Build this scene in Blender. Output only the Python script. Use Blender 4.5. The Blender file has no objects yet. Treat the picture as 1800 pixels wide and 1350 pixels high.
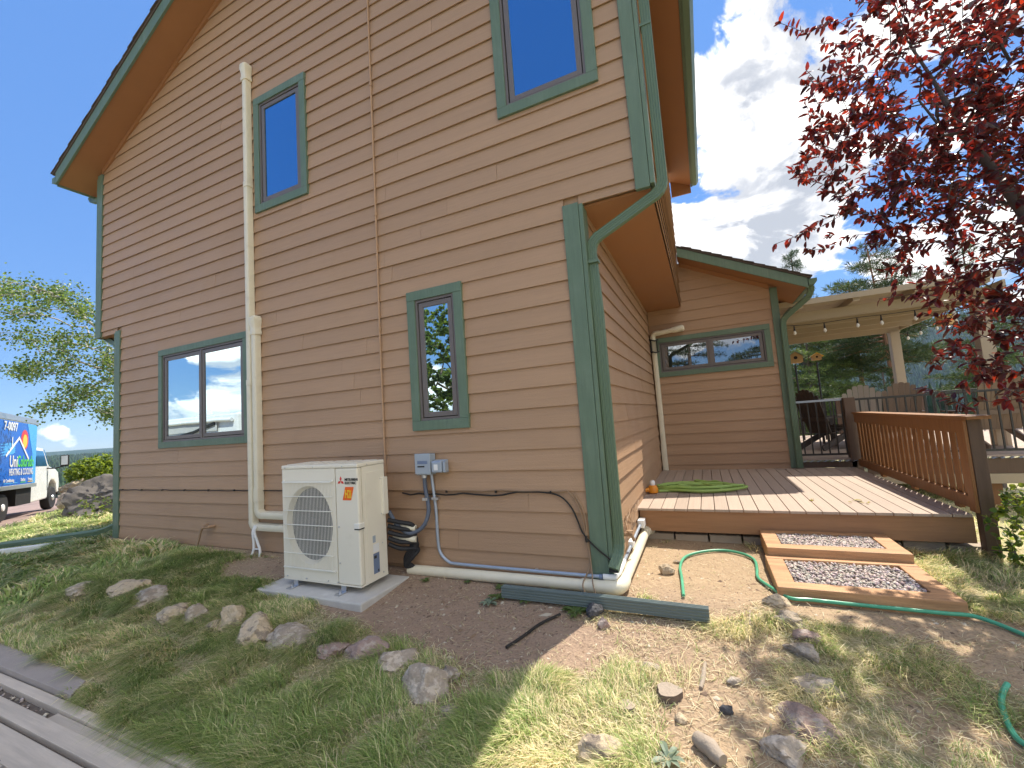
import bpy, bmesh, math, random
import numpy as np
from mathutils import Vector, Matrix, noise as mnoise

random.seed(7)
RNG = np.random.default_rng(7)
SC = bpy.context.scene
COL = SC.collection

# ------------------------------------------------------------------ camera
CAM = np.array([0.8102, -3.4781, 1.1492])
YAW, PITCH, ROLL, FPX = -0.4209, 0.0850, -0.0702, 746.66      # focal length for an 1800 px wide picture
def cam_axes():
    cy, sy, cp, sp = math.cos(YAW), math.sin(YAW), math.cos(PITCH), math.sin(PITCH)
    fw = np.array([sy*cp, cy*cp, sp]); rt = np.array([cy, -sy, 0.0]); up = np.cross(rt, fw)
    cr, sr = math.cos(ROLL), math.sin(ROLL)
    return cr*rt+sr*up, -sr*rt+cr*up, fw
RT, UP, FW = cam_axes()
cam = bpy.data.cameras.new('camera'); cam_o = bpy.data.objects.new('camera', cam); COL.objects.link(cam_o)
cam.sensor_width = 36.0; cam.lens = FPX/1800*36; cam.clip_start = 0.05; cam.clip_end = 20000
cam_o.matrix_world = Matrix(((RT[0], UP[0], -FW[0], CAM[0]), (RT[1], UP[1], -FW[1], CAM[1]), (RT[2], UP[2], -FW[2], CAM[2]), (0, 0, 0, 1)))
SC.camera = cam_o

# ------------------------------------------------------------------ light
SUN = Vector((0.27, 0.59, 1.0)).normalized()          # towards the sun
sun_el = math.asin(SUN.z); sun_az = math.atan2(SUN.x, SUN.y)
SKY_STRENGTH, SUN_STRENGTH, EXPOSURE = 0.10, 2.05, 1.9
SC.view_settings.view_transform = 'Standard'; SC.view_settings.look = 'None'
SC.view_settings.exposure = EXPOSURE; SC.view_settings.gamma = 1.0; SC.view_settings.use_curve_mapping = False
sl = bpy.data.lights.new('sun', 'SUN'); sl.energy = SUN_STRENGTH; sl.angle = math.radians(0.53); sl.color = (1.0, 0.92, 0.80)
sun_o = bpy.data.objects.new('sun', sl); COL.objects.link(sun_o); sun_o.location = (10, 20, 40)
sun_o.rotation_euler = (-SUN).to_track_quat('-Z', 'Y').to_euler()

class NT:
    """tiny helper to write node trees as expressions"""
    def __init__(s, tree): s.t = tree
    def n(s, typ, ins=None, **kw):
        nd = s.t.nodes.new(typ)
        for k, v in kw.items(): setattr(nd, k, v)
        for k, v in (ins or {}).items():
            sock = nd.inputs[k]
            if isinstance(v, bpy.types.NodeSocket): s.t.links.new(v, sock)
            else: sock.default_value = v
        return nd
    def m(s, op, a, b=0.0, c=0.0, clamp=False):
        nd = s.n('ShaderNodeMath', {0: a, 1: b, 2: c}, operation=op, use_clamp=clamp); return nd.outputs[0]
    def v(s, op, a, b=(0, 0, 0)):
        nd = s.n('ShaderNodeVectorMath', {0: a, 1: b}, operation=op)
        return nd.outputs['Value'] if op in ('DOT_PRODUCT', 'LENGTH', 'DISTANCE') else nd.outputs[0]
    def noise(s, vec, scale, detail=4.0, rough=0.55, out='Fac'):
        nd = s.n('ShaderNodeTexNoise', {'Vector': vec, 'Scale': scale, 'Detail': detail, 'Roughness': rough}); return nd.outputs[out]
    def ramp(s, f, a, b, lo=0.0, hi=1.0, smooth=True):
        nd = s.n('ShaderNodeMapRange', {0: f, 1: a, 2: b, 3: lo, 4: hi}, interpolation_type='SMOOTHSTEP' if smooth else 'LINEAR', clamp=True)
        return nd.outputs[0]
    def mix(s, f, a, b, blend='MIX'):
        nd = s.t.nodes.new('ShaderNodeMix'); nd.data_type = 'RGBA'; nd.blend_type = blend; nd.clamp_factor = True
        for i, v in ((0, f), (6, a), (7, b)):
            if isinstance(v, bpy.types.NodeSocket): s.t.links.new(v, nd.inputs[i])
            else:
                if i and len(v) == 3: v = (*v, 1)
                nd.inputs[i].default_value = v
        return nd.outputs[2]

world = bpy.data.worlds.new('World'); SC.world = world; world.use_nodes = True
wt = NT(world.node_tree); world.node_tree.nodes.clear()
sky = wt.n('ShaderNodeTexSky', sky_type='NISHITA', sun_disc=False, sun_elevation=sun_el, sun_rotation=sun_az, altitude=2300.0, air_density=0.72, dust_density=0.0, ozone_density=1.3)
wdir = wt.v('NORMALIZE', wt.n('ShaderNodeTexCoord').outputs['Generated'])
# cumulus: a noise field thresholded against cloud masses at fixed compass directions and a scatter of low clouds all round; unseen ones are added to brighten the shade
wsep = wt.n('ShaderNodeSeparateXYZ', {0: wdir})
flat = wt.v('MULTIPLY', wdir, (1.0, 1.0, 1.75))
warp = wt.v('ADD', flat, wt.v('MULTIPLY', wt.v('SUBTRACT', wt.noise(flat, 2.1, 3.0, 0.5, 'Color'), (0.5, 0.5, 0.5)), (0.42, 0.42, 0.42)))
n_here = wt.noise(wt.v('ADD', warp, (3.1, 1.7, 0.4)), 4.6, 10.0, 0.58)
n_sun = wt.noise(wt.v('ADD', wt.v('ADD', warp, (3.1, 1.7, 0.4)), (SUN.x*0.05, SUN.y*0.05, SUN.z*0.08)), 4.6, 10.0, 0.58)
n_fine = wt.noise(warp, 11.0, 8.0, 0.6)
def mass(c, r0, r1, w):
    c = Vector(c).normalized()
    return wt.ramp(wt.v('DOT_PRODUCT', wdir, tuple(c)), math.cos(math.radians(r1)), math.cos(math.radians(r0)), 0.0, w)
cov = mass((0.36, 0.86, 0.40), 9, 33, 0.27)
for c, r0, r1, w in (((0.08, 0.915, 0.38), 4, 15, 0.15), ((0.02, 0.93, 0.30), 3, 9, 0.08), ((0.13, 0.80, 0.58), 1, 9, 0.10),
                     ((-0.83, -0.55, 0.03), 4, 13, 0.40), ((-0.62, -0.78, 0.04), 3, 12, 0.26), ((-0.1, -0.97, 0.17), 4, 18, 0.34), ((0.62, -0.74, 0.45), 12, 44, 0.42), ((0.95, -0.1, 0.3), 5, 40, 0.34), ((0.25, -0.10, 0.95), 16, 50, 0.33),  # low clouds mirrored in the window, then larger unseen ones added to brighten the shade
                     ((-0.952, 0.31, 0.045), 0.2, 2.0, 0.22), ((-0.944, 0.33, 0.018), 0.2, 1.6, 0.18)):
    cov = wt.m('ADD', cov, mass(c, r0, r1, w))
dens = wt.m('ADD', wt.m('ADD', n_here, cov), wt.m('MULTIPLY', wt.m('SUBTRACT', n_fine, 0.5), 0.20))
alpha = wt.ramp(dens, 0.735, 0.805)
shade = wt.ramp(wt.m('SUBTRACT', n_here, n_sun), -0.11, 0.12)
body = wt.ramp(dens, 0.79, 1.05)
light = wt.m('MULTIPLY_ADD', body, -0.25, wt.m('MULTIPLY_ADD', shade, 0.62, 0.50))
light = wt.m('MINIMUM', wt.m('MAXIMUM', light, 0.44), 1.0)
ccol = wt.mix(wt.ramp(light, 0.40, 1.12, smooth=False), (1.75, 1.9, 2.2), (7.6, 7.3, 6.9))
ksun = wt.ramp(wt.v('DOT_PRODUCT', wdir, tuple(Vector((SUN.x, SUN.y, 0)).normalized())), -0.2, 0.8, 1.08, 0.80, smooth=False)
ck = wt.v('SCALE', ccol); world.node_tree.links.new(ksun, ck.node.inputs['Scale']); ccol = ck
hz = wt.ramp(wsep.outputs['Z'], -0.02, 0.10)
alpha = wt.m('MULTIPLY', alpha, wt.m('MULTIPLY_ADD', hz, 0.4, 0.6))
ssep = wt.n('ShaderNodeSeparateColor', {0: sky.outputs[0]})
slum = wt.m('MAXIMUM', wt.m('MAXIMUM', ssep.outputs[0], ssep.outputs[1]), wt.m('MAXIMUM', ssep.outputs[2], 0.05))
sgain = wt.m('POWER', wt.m('DIVIDE', slum, 2.6), -0.80)          # clear mountain air: a gentler climb in brightness towards the horizon
skyn = wt.v('SCALE', sky.outputs[0]); skyn.node.inputs['Scale'].default_value = 1.0
world.node_tree.links.new(sgain, skyn.node.inputs['Scale'])
skyn = wt.n('ShaderNodeHueSaturation', {'Color': skyn, 'Saturation': 1.15, 'Value': 0.92}).outputs[0]
skyc = wt.mix(alpha, skyn, ccol)
bg = wt.n('ShaderNodeBackground', {'Color': skyc, 'Strength': SKY_STRENGTH})
wo = wt.n('ShaderNodeOutputWorld', {'Surface': bg.outputs[0]})

# ------------------------------------------------------------------ measuring helpers
def ray(px, py): return RT*(px-900)/FPX - UP*(py-675)/FPX + FW
def on(px, py, ax, v):
    d = ray(px, py); i = 'XYZ'.index(ax); return CAM + (v-CAM[i])/d[i]*d
def smooth(a, b, x):
    t = np.clip((x-a)/(b-a), 0, 1); return t*t*(3-2*t)
_lat = RNG.random((256, 256))
def vnoise(x, y, s):
    x = np.asarray(x, float)*s+1000; y = np.asarray(y, float)*s+1000
    xi = np.floor(x).astype(int); yi = np.floor(y).astype(int); fx = x-xi; fy = y-yi
    fx = fx*fx*(3-2*fx); fy = fy*fy*(3-2*fy)
    g = lambda a, b: _lat[a % 256, b % 256]
    return (g(xi, yi)*(1-fx)+g(xi+1, yi)*fx)*(1-fy)+(g(xi, yi+1)*(1-fx)+g(xi+1, yi+1)*fx)*fy
def fbm(x, y, s, o=4):
    r = 0; a = 0.5; t = 0
    for k in range(o): r = r+a*vnoise(x+17*k, y-9*k, s*2**k); t += a; a *= 0.5
    return r/t
def H(x, y):
    """height of the ground"""
    x = np.asarray(x, float); y = np.asarray(y, float)
    base = np.interp(x, [-9, -7.4, -3.8, -2, 0, 3, 4.5, 9], [-.27, -.20, -.20, -.24, -.275, -.29, -.55, -1.5])
    z = base + np.where(y < 0, np.maximum(y, -4.0)*0.10*smooth(-16, -9, x), 0) 
    z = z - 0.045*np.maximum(-7.5-x, 0)*smooth(60, 20, -x)
    z = z - 0.05*np.maximum(y-5.0, 0)*smooth(-3, 2, x)*smooth(60, 20, y)
    near = smooth(14, 5, np.hypot(x, y))
    z = z + near*0.05*(fbm(x, y, 0.9, 3)-0.5)*smooth(0.1, 0.5, np.abs(y)+np.maximum(x-0.2, 0))
    z = z + near*0.03*np.exp(-(((y+1.12)/0.16)**2))*smooth(-1, -2, x)
    z = z - 0.22*smooth(-2.08, -2.20, y)*smooth(0.75, 0.55, x)*smooth(-9.2, -8.8, x)
    r = np.hypot(x, y)
    z = z - 27*smooth(22, 190, r)
    z = z + smooth(150, 700, r)*9*(fbm(x, y, 0.004, 4)-0.5)
    z = z + 168*np.exp(-(((x-520)/430)**2+((y-1120)/400)**2))*(0.86+0.3*fbm(x, y, 0.0035, 4))
    z = z + 33*np.exp(-(((x+3300)/900)**2+((y-1250)/1500)**2))*(0.92+0.16*fbm(x, y, 0.002, 3))
    z = z + 12*np.exp(-(((x+1250)/420)**2+((y-330)/330)**2))
    return z
def gnd(px, py, dz=0.0):
    """the point of the ground seen at a place of the photograph"""
    d = ray(px, py); t = 0.5
    for _ in range(1200):
        p = CAM+t*d
        if p[2] < H(p[0], p[1])+dz: break
        t += 0.02
    lo, hi = t-0.02, t
    for _ in range(14):
        mid = (lo+hi)/2; p = CAM+mid*d
        if p[2] < H(p[0], p[1])+dz: hi = mid
        else: lo = mid
    return CAM+hi*d

# ------------------------------------------------------------------ materials
MATS = {}
def mat(name, col, rough=0.6, var=0.12, vscale=6.0, bump=0.0, bscale=60.0, grain=None, grain_amt=0.25, metallic=0.0, spec=0.4, rnd=0.0, second=None, sec_scale=1.5, sec_lo=0.5, sec_hi=0.65, coat=0.0):
    if name in MATS: return MATS[name]
    m = bpy.data.materials.new(name); m.use_nodes = True; t = NT(m.node_tree); m.node_tree.nodes.clear()
    co = t.n('ShaderNodeTexCoord').outputs['Object']
    geo = t.n('ShaderNodeNewGeometry').outputs['Position']
    c = (*col, 1)
    f = t.noise(geo, vscale, 5.0, 0.6)
    base = t.mix(f, tuple(v*(1-var) for v in col), tuple(min(v*(1+var), 1) for v in col))
    if second:
        base = t.mix(t.ramp(t.noise(geo, sec_scale, 6.0, 0.62), sec_lo, sec_hi), base, second)
    h = None
    if grain:                                        # grain = stretch of the noise along x, y, z
        gn = t.noise(t.v('MULTIPLY', geo, grain), 1.0, 6.0, 0.65)
        base = t.mix(t.ramp(gn, 0.35, 0.72), base, tuple(v*(1-grain_amt) for v in col))
        h = gn
    if rnd:
        r = t.n('ShaderNodeObjectInfo').outputs['Random']
        k = t.m('MULTIPLY_ADD', r, 2*rnd, 1-rnd)
        base = t.mix(1.0, base, t.n('ShaderNodeCombineColor', {0: k, 1: k, 2: k}).outputs[0], 'MULTIPLY')
    ins = {'Base Color': base, 'Roughness': t.ramp(f, 0.2, 0.8, max(rough-0.08, 0), min(rough+0.08, 1)), 'Metallic': metallic, 'Specular IOR Level': spec}
    if coat: ins['Coat Weight'] = coat
    if bump:
        hh = t.noise(geo, bscale, 5.0, 0.6)
        if h is not None: hh = t.m('ADD', hh, h)
        ins['Normal'] = t.n('ShaderNodeBump', {'Height': hh, 'Strength': bump, 'Distance': 0.01}).outputs[0]
    p = t.n('ShaderNodeBsdfPrincipled', ins)
    t.n('ShaderNodeOutputMaterial', {'Surface': p.outputs[0]})
    MATS[name] = m; return m
def leafmat(name, col, trans, tw=0.45, attr=False, rough=0.45, spec=0.3):
    m = bpy.data.materials.new(name); m.use_nodes = True; t = NT(m.node_tree); m.node_tree.nodes.clear()
    if attr:
        at = t.n('ShaderNodeVertexColor', layer_name='tint').outputs[0]
        c1 = t.mix(1.0, at, (*col, 1), 'MULTIPLY'); c2 = t.mix(1.0, at, (*trans, 1), 'MULTIPLY')
    else: c1, c2 = (*col, 1), (*trans, 1)
    p = t.n('ShaderNodeBsdfPrincipled', {'Base Color': c1, 'Roughness': rough, 'Specular IOR Level': spec})
    tr = t.n('ShaderNodeBsdfTranslucent', {'Color': c2})
    mx = t.n('ShaderNodeMixShader', {0: tw, 1: p.outputs[0], 2: tr.outputs[0]})
    t.n('ShaderNodeOutputMaterial', {'Surface': mx.outputs[0]}); MATS[name] = m; return m
def glassmat(name, refl, tint, back):
    """coated window glass: a strong clear reflection over a dark room"""
    m = bpy.data.materials.new(name); m.use_nodes = True; t = NT(m.node_tree); m.node_tree.nodes.clear()
    geo = t.n('ShaderNodeNewGeometry').outputs['Position']
    nrm = t.n('ShaderNodeBump', {'Height': t.noise(geo, 1.7, 1.0), 'Strength': 0.05, 'Distance': 0.02}).outputs[0]
    g = t.n('ShaderNodeBsdfGlossy', {'Color': (*tint, 1), 'Roughness': 0.0, 'Normal': nrm})
    d = t.n('ShaderNodeBsdfDiffuse', {'Color': (*back, 1)})
    fr = t.n('ShaderNodeFresnel', {'IOR': 1.5}).outputs[0]
    mx = t.n('ShaderNodeMixShader', {0: t.m('ADD', fr, refl, clamp=True), 1: d.outputs[0], 2: g.outputs[0]})
    t.n('ShaderNodeOutputMaterial', {'Surface': mx.outputs[0]}); MATS[name] = m; return m

SIDING = mat('siding_paint', (0.432, 0.274, 0.163), 0.55, 0.08, 1.6, 0.35, 90, (1.6, 1.6, 55.0), 0.09, rnd=0.042, second=(0.400, 0.253, 0.152), sec_scale=0.8, sec_lo=.45, sec_hi=.7)
TRIM = mat('green_trim_paint', (0.128, 0.190, 0.130), 0.5, 0.12, 5, 0.3, 120, (40, 40, 3), 0.12, second=(0.158, 0.220, 0.160), sec_scale=2.6, sec_lo=.45, sec_hi=.7)
DSGREEN = mat('green_metal_paint', (0.115, 0.175, 0.110), 0.38, 0.08, 4, spec=0.5)
SOFFIT = mat('brown_soffit_paint', (0.345, 0.165, 0.072), 0.6, 0.12, 3, 0.12, 140)
FRAME = mat('taupe_window_frame', (0.155, 0.135, 0.128), 0.42, 0.06, 8)
DARK = mat('dark_gap', (0.015, 0.014, 0.013), 0.8)
SHINGLE = mat('brown_shingle', (0.10, 0.078, 0.066), 0.9, 0.35, 40, 0.5, 200, rnd=0.2)
PVC = mat('cream_pvc', (0.74, 0.68, 0.52), 0.38, 0.06, 5, spec=0.5, second=(0.64, 0.575, 0.43), sec_scale=3.5, sec_lo=.52, sec_hi=.75)
ACW = mat('cream_white_steel', (0.80, 0.75, 0.62), 0.36, 0.03, 4, spec=0.5, second=(0.72, 0.665, 0.54), sec_scale=5, sec_lo=.55, sec_hi=.8)
ACD = mat('dark_coil', (0.16, 0.165, 0.17), 0.6, 0.2, 60)
WIRE = mat('white_coated_wire', (0.78, 0.76, 0.68), 0.4)
CONC = mat('blue_grey_concrete', (0.53, 0.51, 0.47), 0.85, 0.16, 9, 0.35, 130, second=(0.62, 0.60, 0.56), sec_scale=4, sec_lo=.5, sec_hi=.7)
STEEL = mat('galvanised_steel', (0.55, 0.56, 0.58), 0.35, 0.12, 20, metallic=0.8)
GREYBOX = mat('grey_electrical_box', (0.36, 0.41, 0.46), 0.5, 0.06, 9)
BLACKRUB = mat('black_foam', (0.018, 0.018, 0.020), 0.6, 0.2, 30, 0.3, 200)
BLUEGREY = mat('blue_grey_conduit', (0.10, 0.12, 0.16), 0.4)
EMT = mat('light_grey_conduit', (0.40, 0.46, 0.54), 0.35, 0.1, 10, metallic=0.4)
DECK = mat('tan_composite_deck', (0.42, 0.325, 0.255), 0.6, 0.10, 3, 0.25, 150, (60, 1.2, 1), 0.12, rnd=0.09)
RAILW = mat('orange_brown_stain', (0.29, 0.130, 0.044), 0.5, 0.14, 4, 0.2, 120, (30, 30, 2.0), 0.22, rnd=0.12)
DKWOOD = mat('dark_brown_stain', (0.12, 0.075, 0.05), 0.55, 0.15, 5, 0.2, 120, (30, 30, 2.0), 0.2)
CEDAR = mat('cedar_timber', (0.52, 0.285, 0.135), 0.6, 0.12, 3, 0.3, 90, (2.2, 20, 32), 0.38, rnd=0.07)
GRAV = mat('grey_gravel', (0.24, 0.215, 0.205), 0.85, 0.5, 35, 0.3, 200, second=(0.36, 0.31, 0.30), sec_scale=40, sec_lo=.45, sec_hi=.6)
BLOCK = mat('tan_concrete_block', (0.40, 0.33, 0.25), 0.9, 0.2, 7, 0.5, 90)
BLACKM = mat('black_metal', (0.022, 0.020, 0.019), 0.4, 0.1, 10, spec=0.5)
PERG = mat('beige_painted_wood', (0.40, 0.33, 0.235), 0.6, 0.08, 4, 0.15, 120)
CHAIRD = mat('dark_brown_poly', (0.060, 0.045, 0.036), 0.5, 0.1, 8, rnd=0.1)
CHAIRB = mat('taupe_brown_poly', (0.23, 0.165, 0.115), 0.55, 0.1, 8, rnd=0.1)
CHAIRG = mat('light_taupe_poly', (0.42, 0.36, 0.30), 0.55, 0.1, 8, rnd=0.08)
HOSEY = mat('lime_green_hose', (0.30, 0.44, 0.11), 0.45, 0.15, 14)
HOSEG = mat('green_hose', (0.085, 0.38, 0.22), 0.4, 0.12, 9)
ORANGE = mat('orange_plastic', (0.75, 0.27, 0.02), 0.35)
WHITEP = mat('white_plastic', (0.78, 0.78, 0.76), 0.4)
ROCKM = mat('grey_granite', (0.36, 0.295, 0.225), 0.9, 0.45, 60, 1.0, 70, rnd=0.22, second=(0.54, 0.46, 0.37), sec_scale=16, sec_lo=.48, sec_hi=.60)
ROCKT = mat('tan_granite', (0.50, 0.40, 0.275), 0.9, 0.40, 55, 1.0, 60, rnd=0.1, second=(0.24, 0.195, 0.15), sec_scale=13, sec_lo=.52, sec_hi=.64)
ROCKD = mat('dark_lava_rock', (0.085, 0.085, 0.09), 0.95, 0.4, 60, 1.0, 80)
ROCKP = mat('pinkish_granite', (0.33, 0.235, 0.195), 0.9, 0.40, 60, 1.0, 70, rnd=0.15, second=(0.42, 0.345, 0.295), sec_scale=15, sec_lo=.48, sec_hi=.6)
BARKG = mat('grey_brown_bark', (0.16, 0.125, 0.10), 0.9, 0.3, 20, 0.8, 40)
BARKP = mat('orange_pine_bark', (0.34, 0.185, 0.115), 0.9, 0.35, 14, 0.9, 30)
BARKA = mat('white_aspen_bark', (0.40, 0.385, 0.33), 0.8, 0.15, 10, second=(0.12, 0.11, 0.10), sec_scale=14, sec_lo=.66, sec_hi=.72)
STUMP = mat('weathered_cut_wood', (0.34, 0.28, 0.22), 0.9, 0.25, 30, 0.5, 60)
PATIO = mat('lavender_grey_concrete', (0.62, 0.56, 0.51), 0.8, 0.10, 6, 0.15, 90)
PLANK = mat('weathered_tan_plank', (0.60, 0.52, 0.43), 0.75, 0.14, 5, 0.25, 80, (1.5, 30, 30), 0.2, rnd=0.05)
SLATE = mat('grey_edging_slab', (0.36, 0.315, 0.285), 0.85, 0.2, 7, 0.3, 60)
DIRTY = mat('packed_grit', (0.16, 0.13, 0.105), 0.95, 0.45, 50, 0.8, 80)
TRUCKW = mat('white_vehicle_paint', (0.78, 0.78, 0.77), 0.25, 0.02, 3, spec=0.5, coat=0.5)
DECALB = mat('blue_vinyl', (0.012, 0.12, 0.52), 0.3, 0.25, 1.6)
DECALL = mat('light_blue_vinyl', (0.07, 0.36, 0.78), 0.3, 0.1, 2)
RED = mat('red_vinyl', (0.66, 0.035, 0.03), 0.35)
YEL = mat('yellow_vinyl', (0.85, 0.52, 0.03), 0.35)
GRN = mat('green_vinyl', (0.09, 0.55, 0.10), 0.35)
TYRE = mat('tyre_rubber', (0.022, 0.022, 0.023), 0.8)
UNDER = mat('dark_underbody', (0.02, 0.019, 0.018), 0.8)
ORG = mat('orange_vinyl', (0.85, 0.13, 0.01), 0.35)
LABELB = mat('blue_grey_sticker', (0.16, 0.21, 0.32), 0.4)
BLACKI = mat('black_ink', (0.03, 0.03, 0.03), 0.5)
TAN = mat('tan_birdhouse_wood', (0.52, 0.34, 0.15), 0.6)
GREENR = mat('pale_green_roof', (0.22, 0.36, 0.24), 0.5)
ROAD = mat('reddish_drive', (0.30, 0.215, 0.185), 0.9, 0.2, 3, 0.4, 60, second=(0.20, 0.15, 0.13), sec_scale=.8)
CABLE = mat('black_cable', (0.02, 0.018, 0.016), 0.5)
CABLET = mat('tan_cable', (0.30, 0.20, 0.12), 0.5)
GLASS = glassmat('window_glass_blue', 0.46, (0.30, 0.66, 1.0), (0.012, 0.014, 0.018))
GLASS2 = glassmat('window_glass_clear', 0.66, (0.78, 0.95, 1.0), (0.02, 0.022, 0.024))
GLASS3 = glassmat('window_glass_dim', 0.26, (0.9, 0.95, 1.0), (0.018, 0.018, 0.018))
CLEARP = mat('pale_bulb_glass', (0.75, 0.73, 0.66), 0.15)
MIRROR = mat('mirror_glass', (0.75, 0.78, 0.8), 0.04, metallic=1.0)
TREDGE = mat('yellow_cedar_trim', (0.45, 0.30, 0.12), 0.6)

# ------------------------------------------------------------------ object helpers
ROOTLOC = {}
def put(o, parent=None, label=None, cat=None, group=None, kind=None):
    COL.objects.link(o)
    if parent is not None: o.parent = parent
    if label: o['label'] = label
    if cat: o['category'] = cat
    if group: o['group'] = group
    if kind: o['kind'] = kind
    return o
def thing(name, label, cat, loc=(0, 0, 0), rz=0.0, group=None):
    o = bpy.data.objects.new(name, None); o.empty_display_size = 0.1
    o.location = loc; o.rotation_euler = (0, 0, rz)
    ROOTLOC[o] = Vector(loc); return put(o, None, label, cat, group)
class MB:
    def __init__(s): s.v = []; s.f = []; s.mi = []; s.cur = 0
    def add(s, vs, fs):
        k = len(s.v); s.v.extend(tuple(map(float, p)) for p in vs); s.f.extend(tuple(i+k for i in f) for f in fs); s.mi.extend([s.cur]*len(fs)); return s
    def box(s, x0, x1, y0, y1, z0, z1):
        return s.add([(x0, y0, z0), (x1, y0, z0), (x1, y1, z0), (x0, y1, z0), (x0, y0, z1), (x1, y0, z1), (x1, y1, z1), (x0, y1, z1)],
                     [(0, 3, 2, 1), (4, 5, 6, 7), (0, 1, 5, 4), (1, 2, 6, 5), (2, 3, 7, 6), (3, 0, 4, 7)])
    def prism(s, poly, fn, a, b):
        """poly: 2-D points; fn(u, v, w) -> point; extruded from w=a to w=b"""
        n = len(poly)
        vs = [fn(u, v, a) for u, v in poly]+[fn(u, v, b) for u, v in poly]
        fs = [tuple(range(n))[::-1], tuple(range(n, 2*n))]+[(i, (i+1) % n, n+(i+1) % n, n+i) for i in range(n)]
        return s.add(vs, fs)
    def bar(s, a, b, w, h, up=(0, 0, 1)):
        """a square bar from a to b, w across, h along up"""
        a = Vector(a); b = Vector(b); d = (b-a).normalized(); u = Vector(up); sd = d.cross(u).normalized(); u = sd.cross(d).normalized()
        vs = []
        for p in (a, b):
            for i, j in ((-1, -1), (1, -1), (1, 1), (-1, 1)): vs.append(p+sd*w/2*i+u*h/2*j)
        return s.add(vs, [(0, 3, 2, 1), (4, 5, 6, 7), (0, 1, 5, 4), (1, 2, 6, 5), (2, 3, 7, 6), (3, 0, 4, 7)])
    def tube(s, path, r, n=8, cap=True, closed=False, prof=None, up=None):
        P = [Vector(p) for p in path]; m = len(P)
        R = r if hasattr(r, '__len__') else [r]*m
        ref = Vector(up) if up else None
        vs = []; last = None
        for i, p in enumerate(P):
            t = (P[min(i+1, m-1)]-P[max(i-1, 0)]) if not closed else (P[(i+1) % m]-P[i-1])
            if t.length < 1e-9: t = Vector((0, 0, 1))
            t.normalize()
            if last is None:
                a = ref or (Vector((0, 0, 1)) if abs(t.z) < 0.9 else Vector((1, 0, 0)))
                u = (a-t*a.dot(t)).normalized()
            else:
                u = last-t*last.dot(t)
                u = u.normalized() if u.length > 1e-6 else t.orthogonal().normalized()
            last = u; w = t.cross(u)
            if prof:
                for (a_, b_) in prof: vs.append(p+u*a_*R[i]+w*b_*R[i])
            else:
                for k in range(n):
                    an = 2*math.pi*k/n; vs.append(p+(u*math.cos(an)+w*math.sin(an))*R[i])
        n = len(prof) if prof else n
        fs = []
        for i in range(m-1 if not closed else m):
            j = (i+1) % m
            for k in range(n): fs.append((i*n+k, i*n+(k+1) % n, j*n+(k+1) % n, j*n+k))
        if cap and not closed: fs += [tuple(range(n))[::-1], tuple(range((m-1)*n, m*n))]
        return s.add(vs, fs)
    def lathe(s, prof, c=(0, 0, 0), n=16, axis='Z'):
        vs = []; fs = []
        for (r, z) in prof:
            for k in range(n):
                a = 2*math.pi*k/n; x, y = r*math.cos(a), r*math.sin(a)
                p = {'Z': (x, y, z), 'Y': (x, z, y), 'X': (z, x, y)}[axis]
                vs.append((p[0]+c[0], p[1]+c[1], p[2]+c[2]))
        for i in range(len(prof)-1):
            for k in range(n): fs.append((i*n+k, i*n+(k+1) % n, (i+1)*n+(k+1) % n, (i+1)*n+k))
        fs += [tuple(range(n)), tuple(range((len(prof)-1)*n, len(prof)*n))]
        return s.add(vs, fs)
    def build(s, name, material, parent=None, smooth=False, bevel=0.0, label=None, cat=None, group=None, kind=None, local=False, autosm=None):
        me = bpy.data.meshes.new(name); V = np.array(s.v, float)
        if parent is not None:
            off = np.array(ROOTLOC[parent]) if not local else np.zeros(3)
            loc = None
        else:
            off = np.array([(V[:, 0].min()+V[:, 0].max())/2, (V[:, 1].min()+V[:, 1].max())/2, V[:, 2].min()]); loc = off
        me.from_pydata((V-off).tolist(), [], s.f)
        mats = material if isinstance(material, (list, tuple)) else [material]
        for m in mats: me.materials.append(m)
        if len(mats) > 1: me.polygons.foreach_set('material_index', s.mi)
        bm = bmesh.new(); bm.from_mesh(me); bmesh.ops.recalc_face_normals(bm, faces=bm.faces); bm.to_mesh(me); bm.free()
        if smooth: me.polygons.foreach_set('use_smooth', [True]*len(me.polygons)); me.set_sharp_from_angle(angle=math.radians(autosm or 40))
        o = bpy.data.objects.new(name, me)
        if loc is not None: o.location = loc
        put(o, parent, label, cat, group, kind)
        ROOTLOC[o] = Vector(off) if not local else Vector((0, 0, 0))
        if bevel:
            b = o.modifiers.new('bevel', 'BEVEL'); b.width = bevel; b.segments = 2; b.limit_method = 'ANGLE'; b.angle_limit = math.radians(50)
        return o
def box1(name, m, parent, x0, x1, y0, y1, z0, z1, bevel=0.0, **k): return MB().box(x0, x1, y0, y1, z0, z1).build(name, m, parent, bevel=bevel, **k)
def curve(pts, n=8):
    """Catmull-Rom through pts"""
    P = [Vector(p) for p in pts]; P = [P[0]*2-P[1]]+P+[P[-1]*2-P[-2]]; out = []
    for i in range(1, len(P)-2):
        for k in range(n):
            t = k/n; a, b, c, d = P[i-1], P[i], P[i+1], P[i+2]
            out.append(0.5*((2*b)+(c-a)*t+(2*a-5*b+4*c-d)*t*t+(3*b-a-3*c+d)*t**3))
    out.append(P[-2]); return out
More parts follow.
